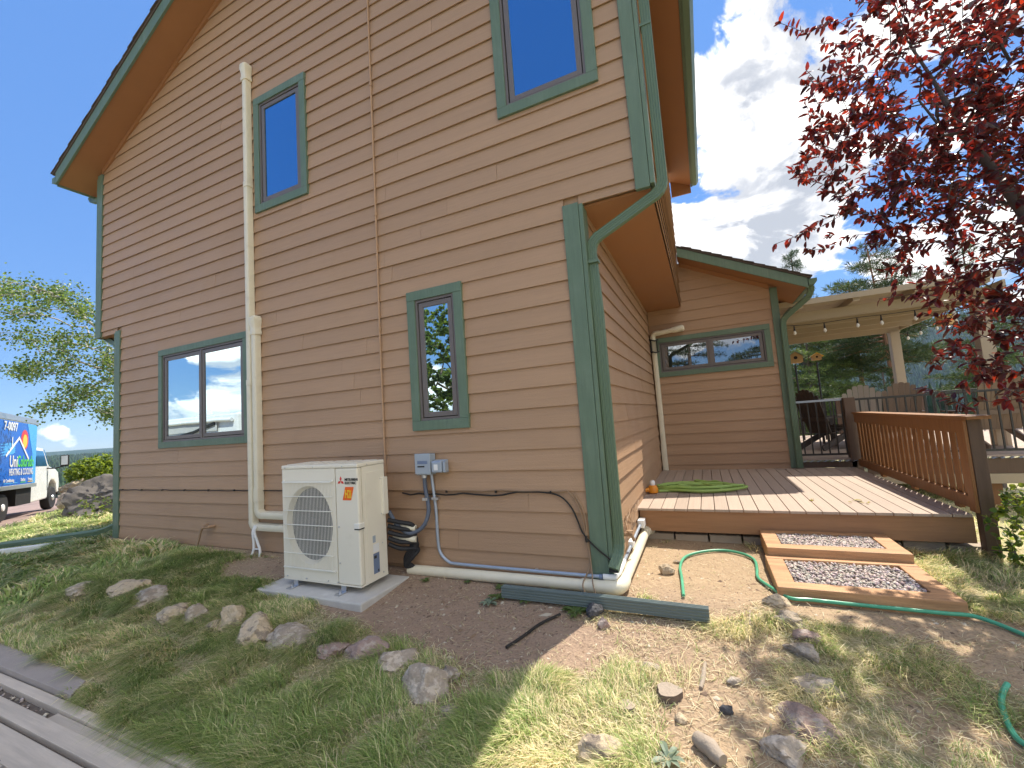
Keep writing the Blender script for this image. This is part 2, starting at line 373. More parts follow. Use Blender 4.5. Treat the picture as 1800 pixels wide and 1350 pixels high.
def text(body, size, m, parent, M, name='lettering', align='LEFT', bold=0.0, sx=1.0):
    cu = bpy.data.curves.new('t', 'FONT'); cu.body = body; cu.size = size; cu.align_x = align; cu.offset = bold; cu.extrude = 0.0015; cu.resolution_u = 3
    ob = bpy.data.objects.new('t', cu); COL.objects.link(ob); bpy.context.view_layer.update()
    me = bpy.data.meshes.new_from_object(ob); bpy.data.objects.remove(ob); bpy.data.curves.remove(cu)
    me.transform(M @ Matrix.Diagonal((sx, 1, 1, 1))); me.materials.clear(); me.materials.append(m); me.name = name
    return put(bpy.data.objects.new(name, me), parent)
def mesh_np(name, V, F, material, parent=None, tint=None, loc=(0, 0, 0), smooth=False, **k):
    """many faces from arrays: V (n,3), F (m,3 or 4)"""
    V = np.asarray(V, np.float32)-np.asarray(loc, np.float32); F = np.asarray(F, np.int32); c = F.shape[1]
    me = bpy.data.meshes.new(name); me.vertices.add(len(V)); me.vertices.foreach_set('co', V.ravel())
    me.loops.add(F.size); me.loops.foreach_set('vertex_index', F.ravel())
    me.polygons.add(len(F)); me.polygons.foreach_set('loop_start', np.arange(0, F.size, c)); me.polygons.foreach_set('loop_total', np.full(len(F), c))
    if tint is not None:
        a = me.color_attributes.new('tint', 'FLOAT_COLOR', 'POINT')
        T = np.ones((len(V), 4), np.float32); T[:, :3] = tint; a.data.foreach_set('color', T.ravel())
    me.update(calc_edges=True); me.materials.append(material)
    if smooth: me.polygons.foreach_set('use_smooth', np.ones(len(F), bool))
    o = bpy.data.objects.new(name, me); o.location = loc if parent is None else (0, 0, 0)
    put(o, parent, **k); ROOTLOC[o] = Vector(loc); return o

# ------------------------------------------------------------------ ground
def ell(x, y, cx, cy, rx, ry, s=0.35):
    d = np.hypot((x-cx)/rx, (y-cy)/ry); return smooth(1+s, 1-s, d)
def cover(x, y):
    """how much grass grows: 0 bare soil, 1 turf"""
    x = np.asarray(x, float); y = np.asarray(y, float)
    n = fbm(x, y, 1.6, 4)
    g = 0.80+0.9*(n-0.5)
    bare = np.maximum.reduce([ell(x, y, -1.45, -0.48, 1.30, 0.50), ell(x, y, -0.6, -0.72, 0.75, 0.34), ell(x, y, -3.2, -0.35, 1.1, 0.30, .5)*0.85,
                              ell(x, y, 0.62, 0.65, 0.62, 0.95)*1.0, ell(x, y, 0.55, -0.55, 0.55, 0.30)*0.45, ell(x, y, 2.35, -0.35, 0.55, 0.35)*0.7, ell(x, y, 1.75, -0.75, .35, .25)*.6,
                              ell(x, y, 0.75, -1.15, 0.30, 0.35)*0.6, ell(x, y, 1.72, 0.03, .78, .19)*1.0, ell(x, y, -0.75, -1.3, .22, .2)*.5])
    bare = np.maximum(bare, smooth(-0.28, -0.05, y)*smooth(-8.2, -7.2, x)*smooth(0.5, 0.1, x)*0.9)
    g = g*(1-np.clip(bare*1.25-0.35*(n-0.4), 0, 1))
    lit = smooth(-0.6, 0.1, x)*smooth(1.8, 1.0, y)
    g = g*(1-0.35*lit*(1-smooth(0.42, 0.6, n)))
    return np.clip(g, 0, 1)
def axis(dense0, dense1, step, far, grow=1.085):
    a = list(np.arange(dense0, dense1+1e-6, step)); s = step
    while a[-1] < far: s = min(s*grow, 130); a.append(a[-1]+s)
    s = step
    while a[0] > -far: s = min(s*grow, 130); a.insert(0, a[0]-s)
    return np.array(a)
gx = axis(-9.0, 4.6, 0.06, 6500); gy = axis(-3.4, 2.2, 0.06, 6500)
GX, GY = np.meshgrid(gx, gy, indexing='ij'); GZ = H(GX, GY)
nx, ny = len(gx), len(gy)
idx = np.arange(nx*ny).reshape(nx, ny)
GF = np.stack([idx[:-1, :-1], idx[1:, :-1], idx[1:, 1:], idx[:-1, 1:]], -1).reshape(-1, 4)
cv = cover(GX, GY)
lawn = smooth(30, 12, np.hypot(GX, GY))
red = ell(GX, GY, -1.5, -0.5, 2.3, 0.9, .4)
far = smooth(60, 150, np.hypot(GX, GY))
tint = np.stack([cv, red, far], -1).reshape(-1, 3)
gm = bpy.data.materials.new('soil_and_turf'); gm.use_nodes = True; t = NT(gm.node_tree); gm.node_tree.nodes.clear()
geo = t.n('ShaderNodeNewGeometry').outputs['Position']; at = t.n('ShaderNodeVertexColor', layer_name='tint').outputs[0]
sp = t.n('ShaderNodeSeparateColor', {0: at})
n1 = t.noise(geo, 7, 8, 0.65); n2 = t.noise(geo, 55, 4, 0.6); n3 = t.noise(geo, 1.3, 4, 0.6)
dry = t.mix(n1, (0.34, 0.245, 0.155), (0.47, 0.355, 0.235)); dry = t.mix(t.ramp(n2, 0.52, 0.72), dry, (0.22, 0.155, 0.10))
rdd = t.mix(n1, (0.29, 0.205, 0.145), (0.40, 0.29, 0.21)); rdd = t.mix(t.ramp(n2, 0.5, 0.75), rdd, (0.19, 0.135, 0.10))
soil = t.mix(sp.outputs[1], dry, rdd)
turf = t.mix(t.ramp(n3, 0.35, 0.65), (0.40, 0.36, 0.20), (0.52, 0.45, 0.28)); turf = t.mix(t.ramp(n1, 0.45, 0.7), turf, (0.27, 0.29, 0.13))
colr = t.mix(t.ramp(t.m('ADD', sp.outputs[0], t.m('MULTIPLY', t.m('SUBTRACT', n1, 0.5), 0.7)), 0.25, 0.6), soil, turf)
fn = t.noise(geo, 0.012, 8, 0.7); fn2 = t.noise(geo, 0.09, 3, 0.6)
forest = t.mix(t.ramp(fn2, 0.4, 0.62), (0.020, 0.040, 0.022), (0.045, 0.075, 0.035)); forest = t.mix(t.ramp(fn, 0.62, 0.68), forest, (0.30, 0.27, 0.17))
colr = t.mix(sp.outputs[2], colr, forest)
bmp = t.n('ShaderNodeBump', {'Height': t.m('ADD', t.m('MULTIPLY', n1, 1.0), t.m('MULTIPLY', n2, 0.45)), 'Strength': 0.9, 'Distance': 0.03}).outputs[0]
p = t.n('ShaderNodeBsdfPrincipled', {'Base Color': colr, 'Roughness': 0.95, 'Specular IOR Level': 0.1, 'Normal': bmp})
t.n('ShaderNodeOutputMaterial', {'Surface': p.outputs[0]})
ground = mesh_np('ground', np.stack([GX, GY, GZ], -1).reshape(-1, 3), GF, gm, tint=tint, smooth=True, kind='structure')

# the drive the truck stands on: a strip laid over the slope
TH = Vector((-0.845, 0.534, 0)).normalized(); TN = Vector((TH.y, -TH.x, 0))       # truck heading; TN points away from the camera side
def strip(name, m, c0, d, half, s0, s1, n=40, dz=0.012, wob=0.0, **k):
    V = []; F = []; c0 = Vector(c0); w = Vector((-d.y, d.x, 0))
    for i in range(n+1):
        s = s0+(s1-s0)*i/n
        for j in range(9):
            a = -half+2*half*j/8; a += wob*(vnoise(s*1.1+j*0, j*3.3, 0.9)-0.5)*(1 if j in (0, 8) else 0)
            p = c0+d*s+w*a; V.append((p.x, p.y, float(H(p.x, p.y))+dz))
    for i in range(n):
        for j in range(8): F.append((i*9+j, (i+1)*9+j, (i+1)*9+j+1, i*9+j+1))
    return mesh_np(name, V, F, m, smooth=True, **k)
road = strip('driveway', ROAD, (-18.45, -0.30, 0), TH, 3.1, -22, 26, wob=0.9, kind='structure')

# ------------------------------------------------------------------ house
E_ = 0.1778
house = thing('house', 'two storey brown lap sided house with green trim and overhanging upper floor', 'house')
rakeL = lambda x: 0.5*x+9.714
rakeR = lambda x: 5.987-0.5*x
core = MB()
core.box(-7.40, -0.004, 0.004, 9.0, -1.2, 2.97)                      # lower floor
core.prism([(-8.0, 2.96), (0.583, 2.96), (0.583, rakeR(0.583)+.02), (-3.727, rakeL(-3.727)+.02), (-8.0, rakeL(-8.0)+.02)], lambda u, v, w: (u, w, v), 0.004, 5.05)
core.prism([(-0.1, -1.2), (2.03, -1.2), (2.03, 3.03), (-0.1, 4.06)], lambda u, v, w: (u, w, v), 4.524, 9.0)
core.build('wall_core', SIDING, house)

def clip(poly, a, b, c):
    """keep the side a*x+b*y+c >= 0"""
    out = []
    for i in range(len(poly)):
        p, q = poly[i], poly[(i+1) % len(poly)]; dp, dq = a*p[0]+b*p[1]+c, a*q[0]+b*q[1]+c
        if dp >= 0: out.append(p)
        if dp*dq < 0:
            t_ = dp/(dp-dq); out.append((p[0]+(q[0]-p[0])*t_, p[1]+(q[1]-p[1])*t_))
    return out
def siding(parent, fn, rows, span, holes=(), clips=(), zmin=-9, joint=3.66, seed=1):
    """lap boards; fn(u, z, out) -> point; each board an object of its own"""
    rr = random.Random(seed)
    for k in rows:
        z0 = k*E_; u0, u1 = span(k); cuts = [(u0, u1)]
        fillers = []
        for (a, b, za, zb) in holes:
            ia, ib, iza, izb = a+0.03, b-0.03, za+0.03, zb-0.03
            if z0+E_ > iza and z0 < izb:
                nc = []
                for (p, q) in cuts:
                    if ia > p and ib < q: nc += [(p, ia), (ib, q)]
                    else: nc.append((p, q))
                cuts = nc
                if z0 < iza-0.005: fillers.append((ia, ib, z0, iza))
                if z0+E_ > izb+0.005: fillers.append((ia, ib, izb, z0+E_+0.02))
        parts = []
        for (p, q) in cuts:
            s = p+rr.uniform(0.9, joint)
            while s < q-0.5: parts.append((p, s-0.0012, max(z0, zmin), z0+E_+0.02)); p = s+0.0012; s += joint
            parts.append((p, q, max(z0, zmin), z0+E_+0.02))
        for (p, q, za, zb) in parts+fillers:
            poly = [(p, za), (q, za), (q, zb), (p, zb)]
            for c in clips: poly = clip(poly, *c) if poly else poly
            if len(poly) < 3: continue
            jig = rr.uniform(-0.0012, 0.0012)
            f2 = lambda u, z, w, z0=z0, jig=jig: fn(u, z, 0.031-0.0178*(z-z0)/E_-w+jig)
            MB().prism(poly, f2, 0.0, 0.0100).build('siding_board', SIDING, parent)

W = {'a': (-4.105, -3.18, 3.97, 5.50), 'b': (-6.25, -4.30, 1.10, 2.495), 'c': (-1.83, -1.187, 1.11, 2.505), 'd': (-0.683, 0.263, 3.955, 5.52)}
gable = box1('gable_wall', SIDING, house, -7.30, -0.14, 0.0012, 0.0035, -0.16, 2.9)
gfn = lambda u, z, o: (u, -o, z)
siding(gable, gfn, range(-1, 16), lambda k: (-7.32, -0.135), [W['b'], W['c']], zmin=-0.19)
siding(gable, gfn, [16], lambda k: (-7.32, -0.135), [W['b']], seed=3)
for (a, b) in ((-7.905, -7.44), (0.0, 0.48)): siding(gable, gfn, [16], lambda k: (a, b), zmin=2.942, seed=4)
siding(gable, gfn, range(17, 45), lambda k: (-7.905, 0.48), [W['a'], W['d']], clips=[(0.5, -1, 9.714-0.012), (-0.5, -1, 5.987-0.012)], seed=5)
sidew = box1('side_wall', SIDING, house, -0.0035, -0.0012, 0.1, 4.5, -0.16, 2.9)
siding(sidew, lambda u, z, o: (o, u, z), range(-1, 16), lambda k: (0.12, 4.50), seed=8)
siding(sidew, lambda u, z, o: (o, u, z), [16], lambda k: (0.12, 4.50), clips=[(0, -1, 2.935)], seed=9)
upw = box1('upper_side_wall', SIDING, house, 0.5838, 0.5855, 0.1, 5.0, 2.98, 5.6)
siding(upw, lambda u, z, o: (0.586+o, u, z), range(17, 32), lambda k: (0.11, 5.04), clips=[(0, -1, 5.66)], seed=11)
siding(upw, lambda u, z, o: (0.586+o, u, z), [16], lambda k: (0.11, 5.04), zmin=2.942, seed=12)
wingw = box1('wing_wall', SIDING, house, 0.03, 1.94, 4.5212, 4.5235, 0.1, 3.0)
WW = (0.085, 1.892, 1.72, 2.42)
siding(wingw, lambda u, z, o: (u, 4.52-o, z), range(0, 23), lambda k: (0.03, 1.955), [WW], clips=[(-0.5, -1, 4.03-0.012)], joint=9, seed=13)

# trim boards
def trim(name, x0, x1, y0, y1, z0, z1, **k): return box1(name, TRIM, house, x0, x1, y0, y1, z0, z1, bevel=0.003, **k)
trim('corner_board', -0.14, -0.002, -0.042, 0.0, -0.19, 2.955)
trim('corner_board', 0.001, 0.036, -0.038, 0.115, -0.19, 2.938)
trim('corner_board', 0.476, 0.588, -0.042, 0.0, 2.92, 5.70)
trim('corner_board', 0.591, 0.623, -0.038, 0.105, 2.944, 5.58)
trim('corner_board', -8.04, -7.90, -0.042, 0.0, 2.935, 5.695)
trim('corner_board', -8.075, -8.043, -0.038, 0.10, 2.935, 5.65)
trim('corner_board', -7.446, -7.315, -0.042, 0.0, -0.19, 2.965)
trim('corner_board', -7.482, -7.449, -0.038, 0.10, -0.19, 2.938)
trim('corner_board', 1.95, 2.055, 4.478, 4.519, 0.095, 3.00)
box1('soffit_panel', SOFFIT, house, 0.0, 0.583, 0.03, 5.0, 2.925, 2.945)                    # underside of the upper floor
box1('soffit_panel', SOFFIT, house, -8.0, -7.4, 0.002, 5.0, 2.94, 2.955)
# main roof: sloping soffits, rake boards, shingles, gutters
Y0, Y1 = -0.39, 5.42
RX = -3.727
def slopebox(name, m, xa, xb, ya, yb, dz0, dz1, side, parent=house, **k):
    f = rakeL if side < 0 else rakeR
    return MB().prism([(xa, f(xa)+dz0), (xb, f(xb)+dz0), (xb, f(xb)+dz1), (xa, f(xa)+dz1)], lambda u, v, w: (u, w, v), ya, yb).build(name, m, parent, **k)
slopebox('soffit', SOFFIT, -8.43, RX-0.001, Y0, Y1, 0.0, 0.02, -1); slopebox('soffit', SOFFIT, RX+0.001, 0.98, Y0, Y1, 0.0, 0.02, 1)
slopebox('frieze_board', SOFFIT, -7.9, RX-0.001, -0.045, 0.0, -0.075, -0.001, -1); slopebox('frieze_board', SOFFIT, RX+0.001, 0.47, -0.045, 0.0, -0.075, -0.001, 1)
slopebox('rake_board', TRIM, -8.43, RX-0.001, Y0-0.032, Y0-0.002, -0.015, 0.185, -1, bevel=0.003); slopebox('rake_board', TRIM, RX+0.001, 0.98, Y0-0.032, Y0-0.002, -0.015, 0.185, 1, bevel=0.003)
slopebox('fascia_board', TRIM, -8.462, -8.433, Y0, Y1, -0.01, 0.16, -1); slopebox('fascia_board', TRIM, 0.983, 1.012, Y0, Y1, -0.01, 0.16, 1)
roofL = slopebox('roof', SHINGLE, -8.50, RX-0.001, Y0-0.045, Y1+0.03, 0.19, 0.215, -1); roofR = slopebox('roof', SHINGLE, RX+0.001, 1.05, Y0-0.045, Y1+0.03, 0.19, 0.215, 1)
def courses(roof, f, xs, ya, yb, sgn, n):
    for i in range(n):
        xa = xs+sgn*0.145*i; xb = xa+sgn*0.16
        MB().prism([(xa, f(xa)+0.219), (xb, f(xb)+0.217), (xb, f(xb)+0.223), (xa, f(xa)+0.240)], lambda u, v, w: (u, w, v), ya-0.012-random.random()*0.012, yb).build('shingle_course', SHINGLE, roof)
courses(roofL, rakeL, -8.52, Y0-0.045, Y1+0.03, 1, 33); courses(roofR, rakeR, 1.07, Y0-0.045, Y1+0.03, -1, 33)
def gutter(x, z, ya, yb, sgn):
    prof = [(0, 0.10), (0.004*sgn, 0.10), (0.004*sgn, 0.006), (0.07*sgn, 0.006), (0.105*sgn, 0.06), (0.105*sgn, 0.10), (0.115*sgn, 0.10), (0.112*sgn, 0.055), (0.073*sgn, 0.0), (0, 0.0)]
    g = MB().prism([(x+a, z+b) for a, b in prof], lambda u, v, w: (u, w, v), ya, yb)
    g.box(*(sorted((x+0.002*sgn, x+0.106*sgn))), ya-0.004, ya-0.0005, z+0.003, z+0.098)
    return g.build('gutter', DSGREEN, house)
gutter(-8.465, 5.53, Y0-0.02, Y1, -1); gutter(1.015, 5.49, 0.05, Y1, 1)
box1('eave_return', SOFFIT, house, 0.62, 0.981, Y1-0.03, Y1-0.002, 5.36, 5.70)
# downspouts: corrugated rectangular pipe
def spout_prof(w, d, ribs=4):
    P = []; w /= 2; d /= 2
    for (ax, ay, bx, by, n) in ((-w, -d, w, -d, ribs), (w, -d, w, d, ribs-1), (w, d, -w, d, ribs), (-w, d, -w, -d, ribs-1)):
        nxv, nyv = (by-ay), -(bx-ax); L = math.hypot(nxv, nyv); nxv /= L; nyv /= L
        for i in range(n):
            for f_, o_ in ((i/n, 0), ((i+.35)/n, 0), ((i+.5)/n, -0.0045), ((i+.85)/n, -0.0045)):
                P.append((ax+(bx-ax)*f_+nxv*o_, ay+(by-ay)*f_+nyv*o_))
    return P
SPP = spout_prof(0.082, 0.060)
def spout(path, parent, name='downspout', crimp=(), m=None, **k):
    """path of points; crimped elbows around the given ones"""
    pts = []; R = []
    for i, p in enumerate(path):
        p = Vector(p)
        if i in crimp:
            a = (Vector(path[i-1])-p).normalized(); b = (Vector(path[i+1])-p).normalized(); q0 = p+a*0.09; q1 = p+b*0.09
            for j in range(9):
                t_ = j/8; pts.append(q0*(1-t_)**2+p*2*t_*(1-t_)+q1*t_*t_); R.append(1.0 if j % 2 else 0.93)
        else: pts.append(p); R.append(1.0)
    return MB().tube(pts, R, prof=SPP, up=(1, 0, 0) if abs((Vector(path[1])-Vector(path[0])).normalized().x) < 0.9 else (0, 0, 1)).build(name, m or DSGREEN, parent, **k)
spout([(0.680, 0.030, 5.5), (0.680, 0.030, 2.90), (0.062, 0.050, 2.62), (0.080, 0.028, 2.0), (0.080, 0.028, 0.06), (0.045, -0.095, -0.055)], house, crimp=(1, 2, 4))
MB().prism([(-.034, -.022), (.034, -.022), (.034, .022), (-.034, .022)], lambda u, v, w: (0.0445+u, -0.0955-w+v*.45, -0.0560+v*.85), 0.0, 0.002).build('spout_mouth_shade', DARK, house)  # dark plate on the pipe end, standing in for the shade inside
spout([(-8.62, 0.10, 5.53), (-8.60, 0.10, 5.47), (-8.13, 0.10, 5.40), (-8.13, 0.10, 3.0), (-7.53, 0.10, 2.72), (-7.53, 0.10, 0.0)], house, crimp=(1, 2, 3, 4))
box1('downspout_strap', DSGREEN, house, 0.03, 0.122, -0.008, 0.066, 2.42, 2.445); box1('downspout_strap', DSGREEN, house, 0.63, 0.716, -0.004, 0.072, 4.3, 4.325)

# wing roof
wr = lambda x: 4.03-0.5*x
YA, YB = 4.12, 9.2
def wslope(name, m, xa, xb, ya, yb, d0, d1, **k):
    return MB().prism([(xa, wr(xa)+d0), (xb, wr(xb)+d0), (xb, wr(xb)+d1), (xa, wr(xa)+d1)], lambda u, v, w: (u, w, v), ya, yb).build(name, m, house, **k)
wslope('soffit', SOFFIT, 0.63, 2.38, YA, YB, 0.0, 0.02)
wslope('frieze_board', SOFFIT, 0.64, 1.945, 4.478, 4.518, -0.07, -0.001)
wslope('rake_board', TRIM, 0.632, 2.40, YA-0.03, YA-0.001, -0.01, 0.145, bevel=0.003)
box1('fascia_board', TRIM, house, 2.383, 2.41, YA, YB, 2.835, 2.975)
wroof = wslope('roof', SHINGLE, 0.632, 2.44, YA-0.045, YB, 0.15, 0.175)
for i in range(12):
    xa = 2.46-0.145*i; xb = xa-0.16
    MB().prism([(xa, wr(xa)+0.178), (xb, wr(xb)+0.177), (xb, wr(xb)+0.182), (xa, wr(xa)+0.198)], lambda u, v, w: (u, w, v), YA-0.05-random.random()*0.014, YB).build('shingle_course', SHINGLE, wroof)
g = MB().prism([(2.413, 2.86), (2.485, 2.86), (2.52, 2.91), (2.52, 2.955), (2.413, 2.955)], lambda u, v, w: (u, w, v), YA-0.02, YB).build('gutter', DSGREEN, house)
spout([(2.46, 4.22, 2.87), (2.45, 4.25, 2.74), (2.075, 4.445, 2.45), (2.062, 4.445, 0.75), (2.062, 4.445, 0.10)], house, crimp=(1, 2))

# windows
def window(fn, u0, u1, z0, z1, panes, glass, tw=0.095, deep=True):
    """fn(u, out, z); panes = list of (ua, ub) fractions of the opening"""
    ctr = MB(); P3 = lambda u, z, w: fn(u, w, z)
    def bar(name, m, par, a, b, c, d, o0, o1, bev=0.0):
        return MB().prism([(a, c), (b, c), (b, d), (a, d)], P3, o0, o1).build(name, m, par, bevel=bev)
    win = bar('window', DARK, house, u0+tw-0.004, u1-tw+0.004, z0+tw-0.004, z1-tw+0.004, 0.001, 0.006)
    bar('trim_board', TRIM, win, u0, u0+tw, z0+tw, z1-tw, 0.004, 0.050, 0.003); bar('trim_board', TRIM, win, u1-tw, u1, z0+tw, z1-tw, 0.004, 0.050, 0.003)
    bar('trim_board', TRIM, win, u0, u1, z1-tw+0.001, z1, 0.004, 0.0515, 0.003); bar('trim_board', TRIM, win, u0, u1, z0, z0+tw-0.001, 0.004, 0.0515, 0.003)
    a0, a1, b0, b1 = u0+tw, u1-tw, z0+tw, z1-tw; fw = 0.024
    fr = MB()
    for q in ((a0, a0+fw, b0, b1), (a1-fw, a1, b0, b1), (a0+fw, a1-fw, b1-fw, b1), (a0+fw, a1-fw, b0, b0+fw)):
        fr.prism([(q[0], q[2]), (q[1], q[2]), (q[1], q[3]), (q[0], q[3])], P3, 0.007, 0.034)
    fr.build('window_frame', FRAME, win)
    for (pa, pb) in panes:
        s0 = a0+fw+(a1-a0-2*fw)*pa+0.010; s1 = a0+fw+(a1-a0-2*fw)*pb-0.010; t0, t1 = b0+fw+0.008, b1-fw-0.008; sw = 0.047
        sa = MB()
        for q in ((s0, s0+sw, t0, t1), (s1-sw, s1, t0, t1), (s0+sw, s1-sw, t1-sw, t1), (s0+sw, s1-sw, t0, t0+sw)):
            sa.prism([(q[0], q[2]), (q[1], q[2]), (q[1], q[3]), (q[0], q[3])], P3, 0.008, 0.026)
        sa.build('sash', FRAME, win, bevel=0.002)
        bar('pane', glass, win, s0+sw-0.004, s1-sw+0.004, t0+sw-0.004, t1-sw+0.004, 0.009, 0.0135)
    if len(panes) == 2:
        mid = (a0+a1)/2; bar('mullion', FRAME, win, mid-0.016, mid+0.016, b0+fw, b1-fw, 0.0075, 0.036)
    return win
wf = lambda u, o, z: (u, -o, z)
window(wf, *W['a'], [(0, 1)], GLASS); window(wf, *W['b'], [(0, .5), (.5, 1)], GLASS2, tw=0.085); window(wf, *W['c'], [(0, 1)], GLASS2); window(wf, *W['d'], [(0, 1)], GLASS)
window(lambda u, o, z: (u, 4.52-o, z), *WW, [(0, .5), (.5, 1)], GLASS3, tw=0.085)

# ------------------------------------------------------------------ things fixed to the gable wall
def ductprof(w, d):
    """line-set cover: flat back, rounded front; unit scale"""
    w /= 2; return [(-w, 0), (w, 0), (w, d*.62), (w*.82, d*.92), (w*.4, d), (-w*.4, d), (-w*.82, d*.92), (-w, d*.62)]
def duct_run(par, x, z0, z1, w=0.085, d=0.075, name='duct_length', y=-0.030):
    return MB().prism(ductprof(w, d), lambda u, v, q: (x+u, y-v, q), z0, z1).build(name, PVC, par, smooth=True)
def duct_h(par, xa, xb, z, w=0.085, d=0.075, name='duct_length', y=-0.030):
    return MB().prism(ductprof(w, d), lambda u, v, q: (q, y-v, z+u), xa, xb).build(name, PVC, par, smooth=True)
def elbow(par, x, z, w=0.088, d=0.078, y=-0.030, r=0.07):
    """quarter turn from straight up at (x, z+r) to +x at (x+r, z)"""
    P = ductprof(w, d); n = len(P); mb = MB(); vs = []; fs = []
    for j in range(9):
        a = math.pi+math.pi/2*j/8
        c = (x+r, z+r)
        for (u, v) in P: rr = r-u; vs.append((c[0]+rr*math.cos(a), y-v, c[1]+rr*math.sin(a)))
    for j in range(8):
        for k in range(n): fs.append((j*n+k, j*n+(k+1) % n, (j+1)*n+(k+1) % n, (j+1)*n+k))
    fs += [tuple(range(n)), tuple(range(8*n, 9*n))]
    mb.add(vs, fs); return mb.build('elbow', PVC, par, smooth=True)
def wallcap(par, x, z, y=-0.030):
    mb = MB(); prof = [(0.0, 0.060, 0.082), (0.03, 0.062, 0.088), (0.06, 0.052, 0.082), (0.10, 0.052, 0.084), (0.16, 0.062, 0.10), (0.21, 0.060, 0.098), (0.235, 0.04, 0.07)]
    vs = []; fs = []; n = 8
    for (dz, hw, d) in prof:
        for (u, v) in ductprof(hw*2, d): vs.append((x+u, y-v, z+dz))
    for j in range(len(prof)-1):
        for k in range(n): fs.append((j*n+k, j*n+(k+1) % n, (j+1)*n+(k+1) % n, (j+1)*n+k))
    fs += [tuple(range(n)), tuple(range((len(prof)-1)*n, len(prof)*n))]
    return mb.add(vs, fs).build('wall_cap', PVC, par, smooth=True)
ca = thing('line_cover', 'tall cream pipe cover running up the wall to beside the upper window', 'pipe cover', (-4.21, -0.03, 0.1), group='cream pipe covers')
duct_run(ca, -4.215, 0.175, 1.83); duct_run(ca, -4.208, 1.832, 4.37); duct_run(ca, -4.203, 4.372, 5.80); wallcap(ca, -4.202, 5.78)
for z in (1.86, 4.40): box1('coupling_screw', STEEL, ca, -4.215, -4.205, -0.109, -0.104, z, z+0.01)
MB().prism(ductprof(0.094, 0.082), lambda u, v, q: (-4.208+u, -0.029-v, q), 1.80, 1.865).build('coupling', PVC, ca, smooth=True)
MB().prism(ductprof(0.094, 0.082), lambda u, v, q: (-4.203+u, -0.029-v, q), 4.33, 4.40).build('coupling', PVC, ca, smooth=True)
elbow(ca, -4.215, 0.105); duct_h(ca, -4.145, -2.90, 0.105)
cb = thing('line_cover', 'shorter cream pipe cover ending in a hooded cap beside the slider window', 'pipe cover', (-4.10, -0.03, 0.2), group='cream pipe covers')
duct_run(cb, -4.110, 0.315, 2.42); wallcap(cb, -4.108, 2.41); elbow(cb, -4.110, 0.245); duct_h(cb, -4.04, -2.90, 0.245)
MB().prism(ductprof(0.094, 0.082), lambda u, v, q: (-4.110+u, -0.029-v, q), 0.40, 0.56).build('coupling', PVC, cb, smooth=True)
dr = thing('drain_tubes', 'two white drain tubes hanging from the cream pipe elbow', 'tube', (-4.1, -0.12, -0.25))
for (dx, ex) in ((0, -0.03), (0.03, 0.09)):
    MB().tube(curve([(-4.13+dx, -0.10, 0.13), (-4.14+dx, -0.125, 0.06), (-4.11+dx+ex*.3, -0.13, -0.05), (-4.09+dx+ex*.7, -0.14, -0.14), (-4.11+dx+ex, -0.16, -0.24)], 5), 0.014, 8).build('tube', WHITEP, dr, smooth=True)
box1('clip', WHITEP, dr, -4.10, -4.02, -0.148, -0.132, -0.13, -0.118)
rd = thing('roof_conduit', 'thin brown painted conduit running straight up the gable wall', 'conduit', (-2.19, -0.04, 0))
MB().tube([(-2.215, -0.040, 0.16), (-2.203, -0.040, 0.9), (-2.198, -0.040, 2.2), (-2.183, -0.040, 3.42), (-2.165, -0.040, 6.0), (-2.155, -0.040, 6.9)], 0.0115, 8).build('pipe', SIDING, rd, smooth=True)
for z, x in ((0.72, -2.205), (2.17, -2.198), (3.42, -2.183), (4.9, -2.172)): MB().tube([(x, -0.040, z), (x, -0.040, z+0.045)], 0.017, 8).build('coupling', SIDING, rd, smooth=True)
# disconnect switch and its conduits
bx = thing('disconnect_box', 'grey electrical disconnect box with weatherproof outlet beside it on the wall', 'electrical box', (-1.67, -0.03, 0.69))
box1('box_body', GREYBOX, bx, -1.762, -1.594, -0.115, -0.028, 0.69, 0.885, bevel=0.006); box1('box_lid', GREYBOX, bx, -1.766, -1.590, -0.128, -0.1155, 0.70, 0.893, bevel=0.004)
box1('box_label', LABELB, bx, -1.735, -1.62, -0.1295, -0.1282, 0.795, 0.825); box1('box_label', BLACKI, bx, -1.735, -1.655, -0.1295, -0.1282, 0.765, 0.778)
box1('outlet_base', GREYBOX, bx, -1.586, -1.45, -0.075, -0.028, 0.705, 0.825, bevel=0.005)
cv_ = box1('outlet_cover', EMT, bx, -1.575, -1.462, -0.135, -0.076, 0.712, 0.82, bevel=0.012); box1('outlet', WHITEP, cv_, -1.545, -1.50, -0.139, -0.1355, 0.735, 0.79, bevel=0.003)
box1('cover_flange', EMT, bx, -1.456, -1.43, -0.12, -0.07, 0.715, 0.81, bevel=0.004)
wh = thing('flexible_whip', 'dark blue grey flexible conduit looping from box to heat pump', 'conduit', (-1.72, -0.08, 0.1))
MB().tube(curve([(-1.70, -0.075, 0.69), (-1.695, -0.075, 0.55), (-1.66, -0.09, 0.36), (-1.70, -0.13, 0.22), (-1.82, -0.17, 0.16), (-1.93, -0.21, 0.23), (-1.99, -0.26, 0.38)], 7), 0.019, 10).build('hose', BLUEGREY, wh, smooth=True)
MB().tube([(-1.70, -0.075, 0.66), (-1.70, -0.075, 0.70)], 0.026, 10).build('fitting', STEEL, wh, smooth=True)
em = thing('wall_conduit', 'light grey metal conduit bending along the wall base to the corner', 'conduit', (-1.6, -0.04, -0.13))
